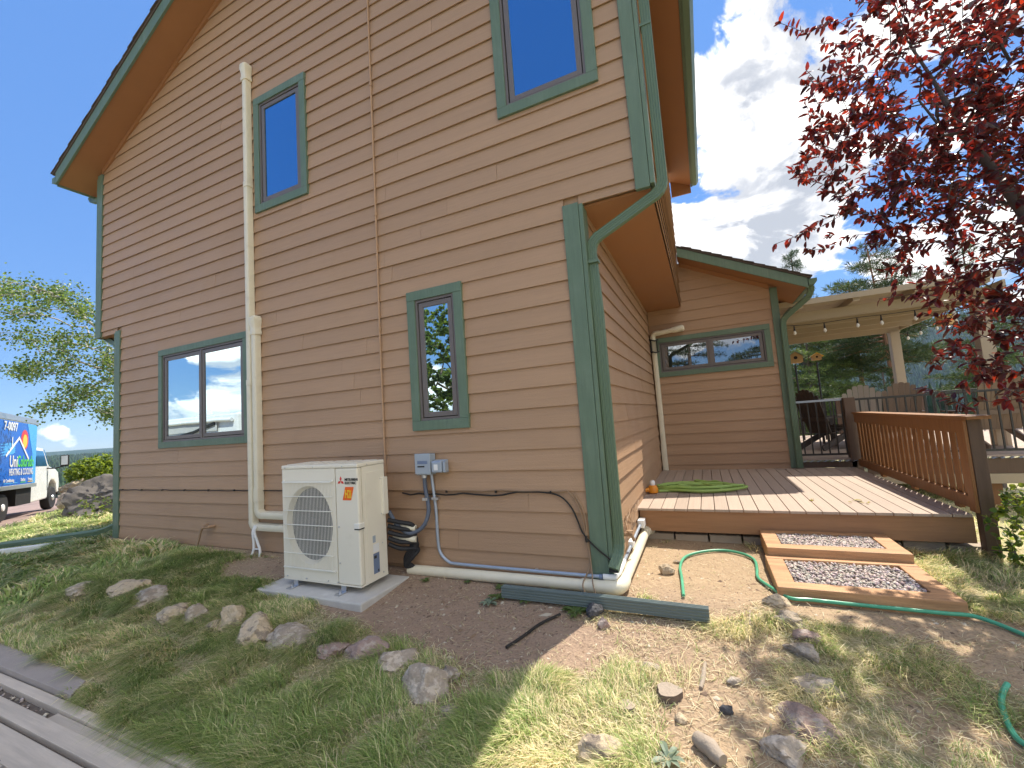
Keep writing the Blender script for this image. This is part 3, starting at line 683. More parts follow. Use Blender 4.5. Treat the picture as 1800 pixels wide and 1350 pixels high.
MB().tube(curve([(-1.635, -0.05, 0.69), (-1.63, -0.045, 0.60), (-1.61, -0.042, 0.35), (-1.605, -0.042, 0.06), (-1.58, -0.042, -0.05), (-1.50, -0.045, -0.115), (-1.40, -0.05, -0.128), (-0.9, -0.06, -0.128), (-0.06, -0.075, -0.122)], 6), 0.0145, 10).build('pipe', EMT, em, smooth=True)
MB().tube([(-0.075, -0.075, -0.122), (-0.05, -0.075, -0.122)], 0.019, 10).build('collar', LABELB, em, smooth=True)
for (x, z) in ((-1.605, 0.46), (-0.62, -0.128)): box1('strap', STEEL, em, x-0.035 if z > 0 else x-0.012, x+0.035 if z > 0 else x+0.012, -0.066, -0.032, z-0.012, z+0.012)
box1('strap', STEEL, wh, -1.715, -1.665, -0.108, -0.034, 0.45, 0.474)
cl = thing('wall_cables', 'black and tan cables stapled along the siding lap across the wall', 'cable', (-3.5, -0.03, 0.5))
def wob(xs, z, y, a, seed): 
    r = random.Random(seed); return [(x, y+r.uniform(-.003, .003), z+r.uniform(-a, a)) for x in xs]
MB().tube(wob(np.linspace(-7.3, -2.9, 30), 0.522, -0.040, 0.006, 1), 0.005, 6).build('cable', CABLE, cl, smooth=True)
endc = [(-0.75, -0.04, 0.525), (-0.50, -0.04, 0.522), (-0.36, -0.042, 0.49), (-0.27, -0.045, 0.40), (-0.22, -0.045, 0.28), (-0.19, -0.046, 0.20), (-0.10, -0.055, 0.10), (0.03, -0.06, 0.0)]
MB().tube(wob(np.linspace(-2.0, -0.9, 12), 0.500, -0.042, 0.010, 2)+curve(endc, 4), 0.0075, 6).build('cable', CABLE, cl, smooth=True)
MB().tube(wob(np.linspace(-2.0, -0.30, 14), 0.535, -0.040, 0.006, 3)+curve([(-0.26, -0.04, 0.50), (-0.20, -0.042, 0.38), (-0.17, -0.044, 0.20), (-0.15, -0.05, 0.05)], 4), 0.006, 6).build('cable', CABLET, cl, smooth=True)
MB().tube(curve([(-0.24, -0.042, 0.515), (-0.17, -0.042, 0.36), (-0.155, -0.046, 0.10), (-0.15, -0.07, -0.05), (-0.20, -0.13, -0.17), (-0.16, -0.2, -0.22)], 6), 0.0055, 6).build('cable', CABLET, cl, smooth=True)
MB().tube(curve([(-0.15, -0.05, 0.06), (-0.13, -0.09, -0.08), (-0.11, -0.16, -0.16), (-0.06, -0.24, -0.24)], 6), 0.0055, 6).build('cable', CABLET, cl, smooth=True)
MB().tube(curve([(-0.165, -0.05, 0.18), (-0.162, -0.05, 0.13)], 3), 0.012, 8).build('tie', CABLE, cl)
for x in np.arange(-7.2, -0.4, 0.52):
    if not -3.1 < x < -1.95: box1('staple', CABLE, cl, x-0.007, x+0.007, -0.052, -0.030, 0.515, 0.535)
spg = thing('spigot', 'brown painted garden tap with a short hose hanging to the ground', 'tap', (-5.12, -0.08, -0.25))
MB().tube([(-5.02, -0.03, 0.075), (-5.03, -0.09, 0.075), (-5.12, -0.11, 0.07)], 0.019, 8).build('tap_body', SIDING, spg, smooth=True)
MB().lathe([(0.006, 0), (0.034, 0.004), (0.034, 0.016), (0.006, 0.02)], (-5.07, -0.105, 0.10), 10).build('tap_handle', SIDING, spg, smooth=True)
MB().tube(curve([(-5.12, -0.11, 0.08), (-5.15, -0.12, 0.02), (-5.17, -0.14, -0.10), (-5.20, -0.18, -0.24)], 6), 0.015, 8).build('hose', CABLET, spg, smooth=True)
# low pvc pipe that wraps the corner
lo = thing('ground_pipe', 'cream plastic pipe along the wall base turning round the house corner', 'pipe', (-0.9, -0.09, -0.25))
MB().tube([(-1.92, -0.085, -0.205), (-0.9, -0.085, -0.20), (0.01, -0.085, -0.195)], 0.046, 14).build('pipe_length', PVC, lo, smooth=True)
MB().tube([(-0.22, -0.085, -0.196), (-0.10, -0.085, -0.196), (0.0, -0.085, -0.195)], 0.052, 14).build('coupling', PVC, lo, smooth=True)
MB().tube(curve([(-0.03, -0.085, -0.195), (0.06, -0.075, -0.195), (0.085, 0.0, -0.19), (0.085, 0.08, -0.188)], 4), 0.054, 14).build('elbow', PVC, lo, smooth=True)
MB().tube([(0.085, 0.05, -0.19), (0.085, 0.8, -0.18), (0.085, 1.50, -0.165)], 0.046, 14).build('pipe_length', PVC, lo, smooth=True)
MB().tube([(0.085, 1.38, -0.165), (0.10, 1.50, -0.16), (0.13, 1.56, -0.18)], [0.05, 0.056, 0.05], 12).build('pipe_boot', PVC, lo, smooth=True)
up = thing('corner_conduit', 'white and grey conduit fittings on the side wall above the ground pipe', 'conduit', (0.06, 0.6, -0.12))
MB().tube([(-0.045, -0.075, -0.122), (0.045, -0.07, -0.12), (0.06, 0.03, -0.115), (0.06, 0.25, -0.10)], 0.022, 10).build('elbow', WHITEP, up, smooth=True)
MB().tube([(0.06, 0.2, -0.105), (0.058, 1.3, -0.055)], 0.0145, 10).build('pipe', EMT, up, smooth=True)
box1('junction_body', WHITEP, up, 0.032, 0.10, 1.28, 1.42, -0.09, -0.01, bevel=0.006)
box1('junction_body', WHITEP, up, 0.036, 0.085, 0.62, 0.74, -0.10, -0.045, bevel=0.006)
st = thing('side_tap', 'small brown tap and loose wires on the lower side wall', 'tap', (0.07, 0.55, 0))
MB().tube([(0.03, 0.5, 0.05), (0.10, 0.5, 0.05), (0.12, 0.5, 0.0)], 0.016, 8).build('tap_body', CABLET, st, smooth=True)
MB().lathe([(0.005, 0), (0.03, 0.003), (0.03, 0.014), (0.005, 0.018)], (0.085, 0.5, 0.075), 10).build('tap_handle', CABLET, st, smooth=True)
for s in range(3):
    r = random.Random(s+3); MB().tube(curve([(0.045, 0.15+.2*s, 0.25-.05*s), (0.06, 0.3+.2*s, 0.1+r.uniform(0, .15)), (0.05, 0.45+.2*s, 0.2), (0.06, 0.62+.25*s, 0.02+.05*s), (0.06, 0.9+.2*s, 0.20)], 5), 0.004, 5).build('wire', CABLET, st, smooth=True)

# ------------------------------------------------------------------ heat pump
AX0, AX1, AY0, AY1, AZ0, AZ1 = -2.945, -1.995, -0.635, -0.300, -0.180, 0.868
pad = MB().box(-3.135, -1.855, -0.79, -0.165, -0.335, -0.235).build('equipment_pad', CONC, None, bevel=0.012, label='blue grey concrete pad under the outdoor heat pump', cat='concrete pad')
ac = thing('heat_pump', 'cream white outdoor heat pump with round fan grille on concrete pad', 'heat pump', ((AX0+AX1)/2, (AY0+AY1)/2, -0.235))
# cabinet: front plate with a round opening
R0 = 0.275; CX, CZ = AX0+0.345, AZ0+0.505
mb = MB(); NS = 48; inner = []; outer = []
fx0, fx1, fz0, fz1 = AX0, AX0+0.685, AZ0+0.012, AZ1-0.035
for k in range(NS):
    a = 2*math.pi*(k+.5)/NS; c_, s_ = math.cos(a), math.sin(a)
    inner.append((CX+R0*1.09*c_*0.98, CZ+R0*1.28*s_))
    tx = (fx1-CX)/c_ if c_ > 0 else (fx0-CX)/c_; tz = (fz1-CZ)/s_ if s_ > 0 else (fz0-CZ)/s_; t_ = min(tx, tz); outer.append((CX+t_*c_, CZ+t_*s_))
vs = [(x, AY0, z) for x, z in outer]+[(x, AY0, z) for x, z in inner]+[(CX+(x-CX)*0.93, AY0+0.045, CZ+(z-CZ)*0.93) for x, z in inner]
fs = []
for k in range(NS):
    j = (k+1) % NS; fs += [(k, j, NS+j, NS+k), (NS+k, NS+j, 2*NS+j, 2*NS+k)]
for (ax_, az_) in ((fx0, fz0), (fx1, fz0), (fx1, fz1), (fx0, fz1)):     # corner fillers
    best = sorted(range(NS), key=lambda k: (outer[k][0]-ax_)**2+(outer[k][1]-az_)**2)[:2]
    vs.append((ax_, AY0, az_)); fs.append((best[0], best[1], len(vs)-1))
mb.add(vs, fs).build('front_panel', ACW, ac, smooth=True, autosm=30)
cab = MB(); cab.box(AX0, AX1, AY0+0.05, AY1, AZ0+0.012, AZ1-0.036)
cab.box(AX0, AX0+0.02, AY0+0.001, AY0+0.05, AZ0+0.012, AZ1-0.036); cab.box(fx1-0.02, fx1, AY0+0.002, AY0+0.05, AZ0+0.012, AZ1-0.036); cab.box(AX0+0.02, fx1-0.02, AY0+0.002, AY0+0.05, AZ1-0.06, AZ1-0.036); cab.box(AX0+0.02, fx1-0.02, AY0+0.002, AY0+0.05, AZ0+0.012, AZ0+0.03)
cab.build('cabinet', ACW, ac)
box1('service_panel', ACW, ac, fx1+0.003, AX1, AY0, AY0+0.049, AZ0+0.012, AZ1-0.036, bevel=0.012)
box1('top_cover', ACW, ac, AX0-0.004, AX1+0.004, AY0-0.006, AY1+0.004, AZ1-0.034, AZ1, bevel=0.008)
for i in range(5): box1('top_rib', ACW, ac, AX0+0.03+0.185*i, AX0+0.16+0.185*i, AY0+0.03, AY1-0.03, AZ1+0.0005, AZ1+0.006, bevel=0.003)
box1('base_pan', ACW, ac, AX0-0.002, AX1+0.002, AY0-0.003, AY1+0.002, AZ0, AZ0+0.011)
# coil and fan seen through the opening
MB().prism([(CX+R0*1.05*math.cos(2*math.pi*k/32), CZ+R0*1.22*math.sin(2*math.pi*k/32)) for k in range(32)], lambda u, v, w: (u, w, v), AY0+0.046, AY0+0.0495).build('coil', ACD, ac)
fan = MB().lathe([(0.0, AY0+0.030), (0.055, AY0+0.032), (0.06, AY0+0.045), (0.0, AY0+0.046)], (CX, 0, CZ), 16, 'Y').build('fan_hub', ACD, ac, smooth=True)
for k in range(3):
    a0 = 2*math.pi*k/3+0.4; P = []
    for i in range(7): P.append((0.05+0.2*i/6, a0+0.10*i/6))
    vs = [(CX+r*math.cos(a), AY0+0.043, CZ+1.1*r*math.sin(a)) for r, a in P]+[(CX+r*math.cos(a+0.85-0.03*i), AY0+0.036, CZ+1.1*r*math.sin(a+0.85)) for i, (r, a) in enumerate(P)]
    MB().add(vs, [(i, i+1, 8+i, 7+i) for i in range(6)]).build('fan_blade', ACD, fan)
# grille: many thin upright wires and heavy cross wires
gr = MB(); gx0, gx1, gz0, gz1 = AX0+0.020, AX0+0.655, CZ-0.385, CZ+0.385
for x in np.arange(gx0+0.015, gx1, 0.0178): gr.tube([(x, AY0-0.016, gz0), (x, AY0-0.016, gz1)], 0.0019, 4, cap=False)
grille = gr.build('fan_grille', WIRE, ac)
for i in range(7):
    z = gz1-(gz1-gz0)*i/6
    MB().tube([(gx0, AY0-0.004, z), (gx0+0.012, AY0-0.020, z), (gx1-0.012, AY0-0.020, z), (gx1, AY0-0.004, z)], 0.0038, 6).build('grille_bar', WIRE, grille)
for z in (gz0-0.004, gz1+0.004): box1('grille_rail', WIRE, grille, gx0, gx1, AY0-0.022, AY0-0.012, z-0.006, z+0.006, bevel=0.002)
for (x, z) in ((gx0+.01, gz1+0.01), (gx1, gz1+.01), (gx1, gz0-.01)): MB().lathe([(0.0, AY0-0.012), (0.012, AY0-0.010), (0.012, AY0-0.002), (0.0, AY0-0.001)], (x, 0, z), 8, 'Y').build('grille_clip', WIRE, grille)
for (x, z) in ((AX0+.05, AZ1-.02), (AX0+.42, AZ1-.02), (AX0+.78, AZ1-.02), (AX0+.72, AZ0+.5), (AX0+.72, AZ0+.19), (AX0+.05, AZ0+.03), (AX0+.3, AZ0+.025), (AX0+.57, AZ0+.025), (AX0+.69, AZ0+.025)):
    MB().lathe([(0.0, AY0-0.010), (0.006, AY0-0.009), (0.006, AY0-0.0005), (0.0, AY0)], (x, 0, z), 8, 'Y').build('screw', STEEL, ac)
for (y, z) in ((-.52, AZ1-.02), (-.36, AZ1-.17), (-.36, AZ0+.56), (-.36, AZ0+.3), (-.36, AZ0+.04)):
    MB().lathe([(0.0, AX1+0.006), (0.006, AX1+0.005), (0.006, AX1+0.0005), (0.0, AX1)], (0, y, z), 8, 'X').build('screw', STEEL, ac)
box1('handle_recess', WIRE, ac, AX1-0.055, AX1+0.006, AY0-0.006, AY0+0.06, AZ0+0.475, AZ0+0.535, bevel=0.006)
box1('handle_slot', DARK, ac, AX1-0.05, AX1+0.0065, AY0-0.0065, AY0+0.055, AZ0+0.482, AZ0+0.492)
box1('side_panel', ACW, ac, AX1+0.0005, AX1+0.004, AY0+0.09, AY1-0.02, AZ0+0.05, AZ1-0.09, bevel=0.002)
box1('pipe_cover', ACW, ac, AX1+0.001, AX1+0.03, AY1-0.05, AY1+0.01, AZ0+0.55, AZ1-0.16, bevel=0.004)
box1('rating_sticker', WHITEP, ac, AX1+0.0045, AX1+0.0055, AY0+0.15, AY0+0.225, AZ0+0.245, AZ0+0.315); box1('rating_sticker', LABELB, ac, AX1+0.0045, AX1+0.0055, AY0+0.15, AY0+0.225, AZ0+0.06, AZ0+0.235)
box1('sticker_print', BLACKI, ac, AX1+0.0057, AX1+0.0062, AY0+0.158, AY0+0.19, AZ0+0.19, AZ0+0.215); box1('sticker_print', BLACKI, ac, AX1+0.0057, AX1+0.0062, AY0+0.20, AY0+0.215, AZ0+0.07, AZ0+0.09)
box1('rating_sticker', GREYBOX, ac, AX1+0.0045, AX1+0.0055, AY0+0.15, AY0+0.185, AZ0+0.33, AZ0+0.39)
for x in (AX0+0.16, AX1-0.20):
    ft = box1('mounting_foot', STEEL, ac, x-0.03, x+0.03, AY0-0.085, AY0+0.03, -0.234, -0.226)
    box1('foot_web', STEEL, ft, x-0.028, x+0.028, AY0-0.005, AY0+0.0, -0.226, AZ0)
    MB().lathe([(0.012, -0.226), (0.012, -0.212), (0.005, -0.211), (0.005, -0.195)], (x, AY0-0.045, 0), 8).build('bolt', STEEL, ft)
    box1('mounting_foot', STEEL, ac, x-0.03, x+0.03, AY1-0.03, AY1+0.06, -0.234, AZ0)
# maker's mark: three lozenges, name, and the orange badge
def flat(name, m, pts, y=AY0-0.0025): return MB().prism(pts, lambda u, v, w: (u, w, v), y, y+0.0018).build(name, m, ac)
lx, lz, s = AX0+0.755, AZ1-0.150, 0.024
for a in (90, 210, 330):
    a = math.radians(a); d = (math.cos(a), math.sin(a)); b = (math.cos(a+.53), math.sin(a+.53)); c = (math.cos(a-.53), math.sin(a-.53))
    flat('logo_lozenge', RED, [(lx, lz), (lx+s*c[0]*1.0, lz+s*c[1]*1.0), (lx+s*1.75*d[0], lz+s*1.75*d[1]), (lx+s*b[0]*1.0, lz+s*b[1]*1.0)])
MX = lambda x, z, y=AY0-0.002: Matrix.Translation(Vector((x, y, z))-ROOTLOC[ac]) @ Matrix.Rotation(math.pi/2, 4, 'X')
text('MITSUBISHI', 0.030, BLACKI, ac, MX(lx+0.048, lz+0.004), bold=0.0008); text('ELECTRIC', 0.030, BLACKI, ac, MX(lx+0.048, lz-0.026), bold=0.0008)
hx0, hx1, hz0, hz1 = AX0+0.772, AX0+0.905, AZ1-0.315, AZ1-0.20
flat('badge', ORG, [(hx0, hz0), (hx1-0.035, hz0), (hx1, hz1), (hx0+0.035, hz1)])
text('H2i', 0.095, YEL, ac, MX(hx0+0.030, hz0+0.022, AY0-0.0045), bold=0.003, sx=.55)
# refrigerant lines behind the unit
ln = thing('refrigerant_lines', 'bundle of black insulated lines behind the heat pump entering the ground pipe', 'pipe', (-1.9, -0.2, -0.25))
for i in range(5):
    MB().tube(curve([(-2.0, -0.27, 0.30-0.055*i), (-1.90, -0.22, 0.27-0.06*i), (-1.80, -0.15+0.012*i, 0.22-0.055*i), (-1.84, -0.13, 0.05-0.03*i), (-1.92, -0.14, -0.09-0.015*i), (-1.87, -0.10, -0.17), (-1.83, -0.088, -0.20)], 6), 0.021, 8).build('insulated_line', BLACKRUB, ln, smooth=True)
for z in (0.20, 0.10): MB().tube([(-2.0, -0.20, z+0.02), (-1.78, -0.14, z)], 0.030, 10).build('pipe_sleeve', PVC, ln, smooth=True)

# ------------------------------------------------------------------ lower deck
DZ = 0.09
deck = thing('lower_deck', 'low tan board deck in the corner of the house with brown rim', 'deck', (1.4, 3.0, -0.2))
pitch = 0.1315; nb = 21
for i in range(nb):
    x0 = 0.012+i*pitch
    box1('deck_board', DECK, deck, x0, x0+pitch-0.0065, 1.425+random.uniform(-.004, .004), 4.50, DZ-0.026, DZ+random.uniform(-.0012, .0012), bevel=0.003)
RIMW = mat('brown_rim_stain', (0.33, 0.175, 0.085), 0.55, 0.12, 4, 0.2, 120, (2, 30, 30), 0.18)
box1('rim_board', RIMW, deck, 0.04, 2.78, 1.45, 1.487, -0.155, DZ-0.028, bevel=0.003)
box1('rim_board', RIMW, deck, 2.755, 2.79, 1.49, 4.45, -0.155, DZ-0.028)
box1('joist', DKWOOD, deck, 0.05, 2.75, 1.60, 1.64, -0.30, -0.10)  # dark board put in as the shadow in the gap below the rim
xx = 0.06
while xx < 2.7:
    w = random.uniform(0.30, 0.36); MB().box(xx, xx+w-0.018, 1.52+random.uniform(-.01, .01), 1.66, -0.42, -0.185+random.uniform(-.015, .01)).build('skirt_block', BLOCK, deck, bevel=0.006); xx += w
# solid looking privacy rail along the right of the deck
pr = thing('privacy_rail', 'orange brown slatted wooden privacy rail along the deck edge', 'railing', (2.85, 2.9, 0))
box1('post', DKWOOD, pr, 2.822, 2.915, 1.425, 1.518, -0.60, 0.885, bevel=0.004)
box1('corner_trim', RAILW, pr, 2.795, 2.82, 1.43, 1.53, 0.10, 0.885, bevel=0.003)
box1('cap_rail', RAILW, pr, 2.775, 2.935, 1.32, 4.36, 0.888, 0.918, bevel=0.004)
box1('top_rail', RAILW, pr, 2.80, 2.838, 1.53, 4.38, 0.765, 0.887, bevel=0.003)
box1('bottom_rail', RAILW, pr, 2.80, 2.838, 1.53, 4.42, 0.125, 0.225, bevel=0.003)
yy = 1.585; k = 0
while yy < 4.36:
    w = 0.092; box1('slat', RAILW, pr, 2.841, 2.853, yy, yy+w, 0.14, 0.86, bevel=0.002); yy += 0.1315; k += 1
for y in (1.7, 2.6, 3.5): box1('brace_block', RAILW, pr, 2.80, 2.838, y, y+0.09, 0.092, 0.124)
# ------------------------------------------------------------------ steps: timber boxes filled with gravel
def gravel(par, x0, x1, y0, y1, z, n, seed):
    r = np.random.default_rng(seed); c = np.stack([r.uniform(x0, x1, n), r.uniform(y0, y1, n), np.full(n, z)+r.uniform(-.01, .012, n)], 1)
    base = np.array([(1, 0, 0), (-1, 0, 0), (0, 1, 0), (0, -1, 0), (0, 0, 1), (0, 0, -1)], float)
    fs = np.array([(0, 2, 4), (2, 1, 4), (1, 3, 4), (3, 0, 4), (2, 0, 5), (1, 2, 5), (3, 1, 5), (0, 3, 5)])
    sz = r.uniform(.008, .019, (n, 1, 1))*r.uniform(.55, 1.3, (n, 6, 3)); sz[:, :, 2] *= .7
    a = r.uniform(0, 6.28, n); ca_, sa_ = np.cos(a), np.sin(a)
    V = base[None]*sz; X = V[:, :, 0]*ca_[:, None]-V[:, :, 1]*sa_[:, None]; Y = V[:, :, 0]*sa_[:, None]+V[:, :, 1]*ca_[:, None]
    V = np.stack([X, Y, V[:, :, 2]], -1)+c[:, None]
    F = (fs[None]+(np.arange(n)*6)[:, None, None]).reshape(-1, 3)
    tn = np.repeat(r.uniform(.55, 1.55, (n, 1))*np.array([1, .95, .93])*r.uniform(.92, 1.08, (n, 3)), 6, 0)
    return mesh_np('gravel', V.reshape(-1, 3), F, GRAVT, par, tint=tn, loc=tuple(ROOTLOC[par]), kind='stuff')
def attrmat(name, col, rough=0.9):
    m = bpy.data.materials.new(name); m.use_nodes = True; t = NT(m.node_tree); m.node_tree.nodes.clear()
    a = t.n('ShaderNodeVertexColor', layer_name='tint').outputs[0]
    p = t.n('ShaderNodeBsdfPrincipled', {'Base Color': t.mix(1.0, a, (*col, 1), 'MULTIPLY'), 'Roughness': rough, 'Specular IOR Level': 0.2})
    t.n('ShaderNodeOutputMaterial', {'Surface': p.outputs[0]}); return m
GRAVT = attrmat('mixed_gravel', (0.43, 0.39, 0.36))
def step(label, x0, x1, y0, y1, z0, z1, seed):
    s = thing('timber_step', label, 'step', ((x0+x1)/2, (y0+y1)/2, z0), group='gravel filled timber steps'); w = 0.125
    box1('timber', CEDAR, s, x0, x1, y0, y0+w, z0, z1, bevel=0.006); box1('timber', CEDAR, s, x0, x1, y1-0.07, y1, z0, z1, bevel=0.006)
    box1('timber', CEDAR, s, x0+0.001, x0+w, y0+w+0.002, y1-0.072, z0, z1-0.002, bevel=0.006); box1('timber', CEDAR, s, x1-w, x1-0.001, y0+w+0.002, y1-0.072, z0, z1-0.002, bevel=0.006)
    box1('fill', DIRTY, s, x0+w, x1-w, y0+w, y1-0.07, z0, z1-0.030)
    gravel(s, x0+w+.008, x1-w-.008, y0+w+.008, y1-.08, z1-0.022, 2600, seed); return s
step('upper cedar step filled with grey gravel against the deck rim', 1.18, 2.165, 0.86, 1.44, -0.245, -0.10, 4)
step('lower cedar step filled with grey gravel resting on the ground', 1.155, 2.165, 0.135, 0.852, -0.30, -0.165, 5)

# ------------------------------------------------------------------ upper deck behind, its black railing
UZ = 0.225
ud = thing('upper_deck', 'raised rear deck beyond the wing wall with corrugated edge and dark fascia', 'deck', (4.5, 7, -0.5))
yy = 4.53
while yy < 9.6: box1('deck_board', DECK, ud, 2.07, 7.2, yy, yy+0.133, UZ-0.026, UZ); yy += 0.14
box1('fascia_board', DKWOOD, ud, 2.06, 2.80, 4.50, 4.528, DZ+0.002, UZ-0.045)
box1('fascia_board', DKWOOD, ud, 2.92, 7.2, 4.50, 4.528, -0.02, UZ-0.045)
box1('under_beam', PERG, ud, 2.95, 7.2, 4.50, 4.53, -0.155, -0.024)
mb = MB(); vs = []; n = 400
for i in range(n+1):
    x = 2.06+(7.2-2.06)*i/n; z = UZ-0.036+0.0085*math.sin(i*0.9)
    vs += [(x, 4.475, z), (x, 4.56, z), ]
mb.add(vs, [(2*i, 2*i+2, 2*i+3, 2*i+1) for i in range(n)]); mb.build('corrugated_sheet', GREYBOX, ud)
for (x, y) in ((4.32, 4.62), (4.15, 4.9), (6.0, 4.62), (4.6, 7)): box1('support_post', RAILW, ud, x-0.07, x+0.07, y, y+0.14, -2.4, -0.16)
def metal_rail(label, a, b, z0, z1, gap=0.108, posts=(), topw=0.05, topm=None):
    a = Vector(a); b = Vector(b); L = (b-a).length; d = (b-a)/L
    t_ = thing('metal_railing', label, 'railing', (a.x, a.y, z0-.05), group='black deck railings')
    P = lambda s, z: (a.x+d.x*s, a.y+d.y*s, z)
    MB().bar(P(0, z1), P(L, z1), topw, 0.032).build('top_rail', topm or BLACKM, t_, bevel=0.004)
    MB().bar(P(0, z0), P(L, z0), 0.03, 0.03).build('bottom_rail', BLACKM, t_)
    s = gap/2
    while s < L: MB().bar(P(s, z0), P(s, z1), 0.018, 0.018, (1, 0, 0)).build('baluster', BLACKM, t_); s += gap
    for s in posts: MB().bar(P(s, z0-.06), P(s, z1+.01), 0.09, 0.09, (1, 0, 0)).build('post', DKWOOD, t_, bevel=.004)
    return t_
metal_rail('short black metal railing panel between wing wall and dark post', (2.12, 4.57, 0), (2.72, 4.57, 0), 0.285, 1.115, topm=GREYBOX)
metal_rail('long black metal railing behind the privacy rail', (2.89, 4.57, 0), (7.1, 4.57, 0), 0.285, 1.10, posts=(2.6,))
metal_rail('far black railing across the back of the raised deck', (2.2, 9.45, 0), (7.1, 9.45, 0), 0.30, 1.12, gap=0.115, posts=(0.05, 1.6, 3.2, 4.7))
metal_rail('black railing along the outer side of the raised deck', (7.1, 4.7, 0), (7.1, 9.4, 0), 0.30, 1.12, gap=0.115)
MB().box(2.735, 2.875, 4.50, 4.64, -0.2, 1.135).build('rail_post', DKWOOD, None, bevel=0.006, label='square dark post where the privacy rail meets the black railing', cat='post')

# ------------------------------------------------------------------ pergola with string lights and bird feeders
pg = thing('pergola', 'beige painted pergola roof with rafters over the raised deck', 'pergola', (4, 7.5, UZ))
for (x, y) in ((4.98, 5.80), (4.92, 9.0), (2.25, 9.0)): box1('post', PERG, pg, x-0.085, x+0.085, y-0.085, y+0.085, UZ, 2.56, bevel=0.005)
box1('front_beam', PERG, pg, 2.11, 5.05, 5.70, 5.75, 2.565, 2.735, bevel=0.004); box1('rear_beam', PERG, pg, 2.11, 5.05, 9.0, 9.05, 2.55, 2.735)
for y in (6.55, 7.4, 8.2): box1('joist', PERG, pg, 2.11, 5.0, y, y+0.05, 2.58, 2.735)
for x in (2.45, 3.25, 4.05, 4.85): box1('rafter', PERG, pg, x, x+0.09, 5.32, 9.2, 2.738, 2.835)
for i in range(24): box1('roof_slat', PERG, pg, 2.12, 5.05, 5.30+i*0.163, 5.30+i*0.163+0.150, 2.838, 2.858)
box1('edge_board', PERG, pg, 2.12, 5.05, 5.27, 5.297, 2.79, 2.885); box1('side_beam', PERG, pg, 5.052, 5.09, 5.3, 9.2, 2.60, 2.74)
sl_ = thing('string_lights', 'string of small clear bulbs hung under the pergola edge', 'string lights', (4, 6, 2.5))
pts = [(2.14, 5.62, 2.53), (2.72, 5.62, 2.545), (3.35, 5.62, 2.50), (3.8, 5.62, 2.55), (4.45, 5.62, 2.50), (4.95, 5.64, 2.55), (5.11, 6.4, 2.54), (5.11, 7.3, 2.56), (5.11, 8.2, 2.52), (5.1, 9.0, 2.55)]
cpath = curve([(p[0], p[1], p[2]-(0.06 if i % 2 else 0)) for i, p in enumerate(pts)], 8)
MB().tube(cpath, 0.006, 5).build('cord', CABLE, sl_)
for i in range(4, len(cpath), 6):
    c = cpath[i]; so = MB().tube([(c.x, c.y, c.z), (c.x, c.y, c.z-0.10)], [0.008, 0.017], 8).build('socket', CABLE, sl_)
    MB().lathe([(0.012, 0), (0.026, -0.03), (0.024, -0.055), (0.006, -0.075)], (c.x, c.y, c.z-0.10), 8).build('bulb', CLEARP, so, smooth=True)
def birdhouse(label, x, y, z, w, roof, group='bird houses on the deck'):
    b = thing('bird_house', label, 'bird house', (x, y, z), group=group)
    MB().prism([(-w, 0), (w, 0), (w, w*1.0), (0, w*1.8), (-w, w*1.0)], lambda u, v, q: (x+u, y+q, z+v), -w, w).build('house_body', TAN, b)
    for s in (-1, 1): MB().prism([(0, w*1.95), (s*w*1.5, w*0.95), (s*w*1.5, w*0.82), (0, w*1.8)], lambda u, v, q: (x+u, y+q, z+v), -w*1.3, w*1.3).build('house_roof', roof, b)
    MB().lathe([(0, y-w-0.003), (w*.28, y-w-0.002), (w*.28, y-w), (0, y-w+.001)], (x, 0, z+w*.8), 10, 'Y').build('entrance_hole', DARK, b)
    MB().tube([(x, y, z-0.05), (x, y, UZ)], 0.02, 6).build('pole', BLACKM, b)
birdhouse('small tan birdhouse with pale green roof beside the wing downspout', 2.83, 8.3, 2.02, 0.14, GREENR)
birdhouse('tiny tan birdhouse with yellow roof right of the green roofed one', 3.23, 8.2, 2.03, 0.085, YEL)
fd = thing('hanging_feeder', 'round seed feeder with yellow top hanging under the pergola edge', 'bird feeder', (4.52, 5.72, 2.2))
MB().lathe([(0.02, 0.17), (0.12, 0.155), (0.125, 0.14), (0.03, 0.14)], (4.52, 5.72, 2.2), 14).build('feeder_top', YEL, fd, smooth=True)
MB().lathe([(0.105, 0.14), (0.115, 0.07), (0.105, 0.0), (0.02, -0.01)], (4.52, 5.72, 2.2), 14).build('feeder_cage', TAN, fd, smooth=True)
for s in (-1, 1): MB().tube([(4.52+s*0.06, 5.72, 2.36), (4.52, 5.72, 2.58)], 0.003, 4).build('hanger', CABLET, fd)
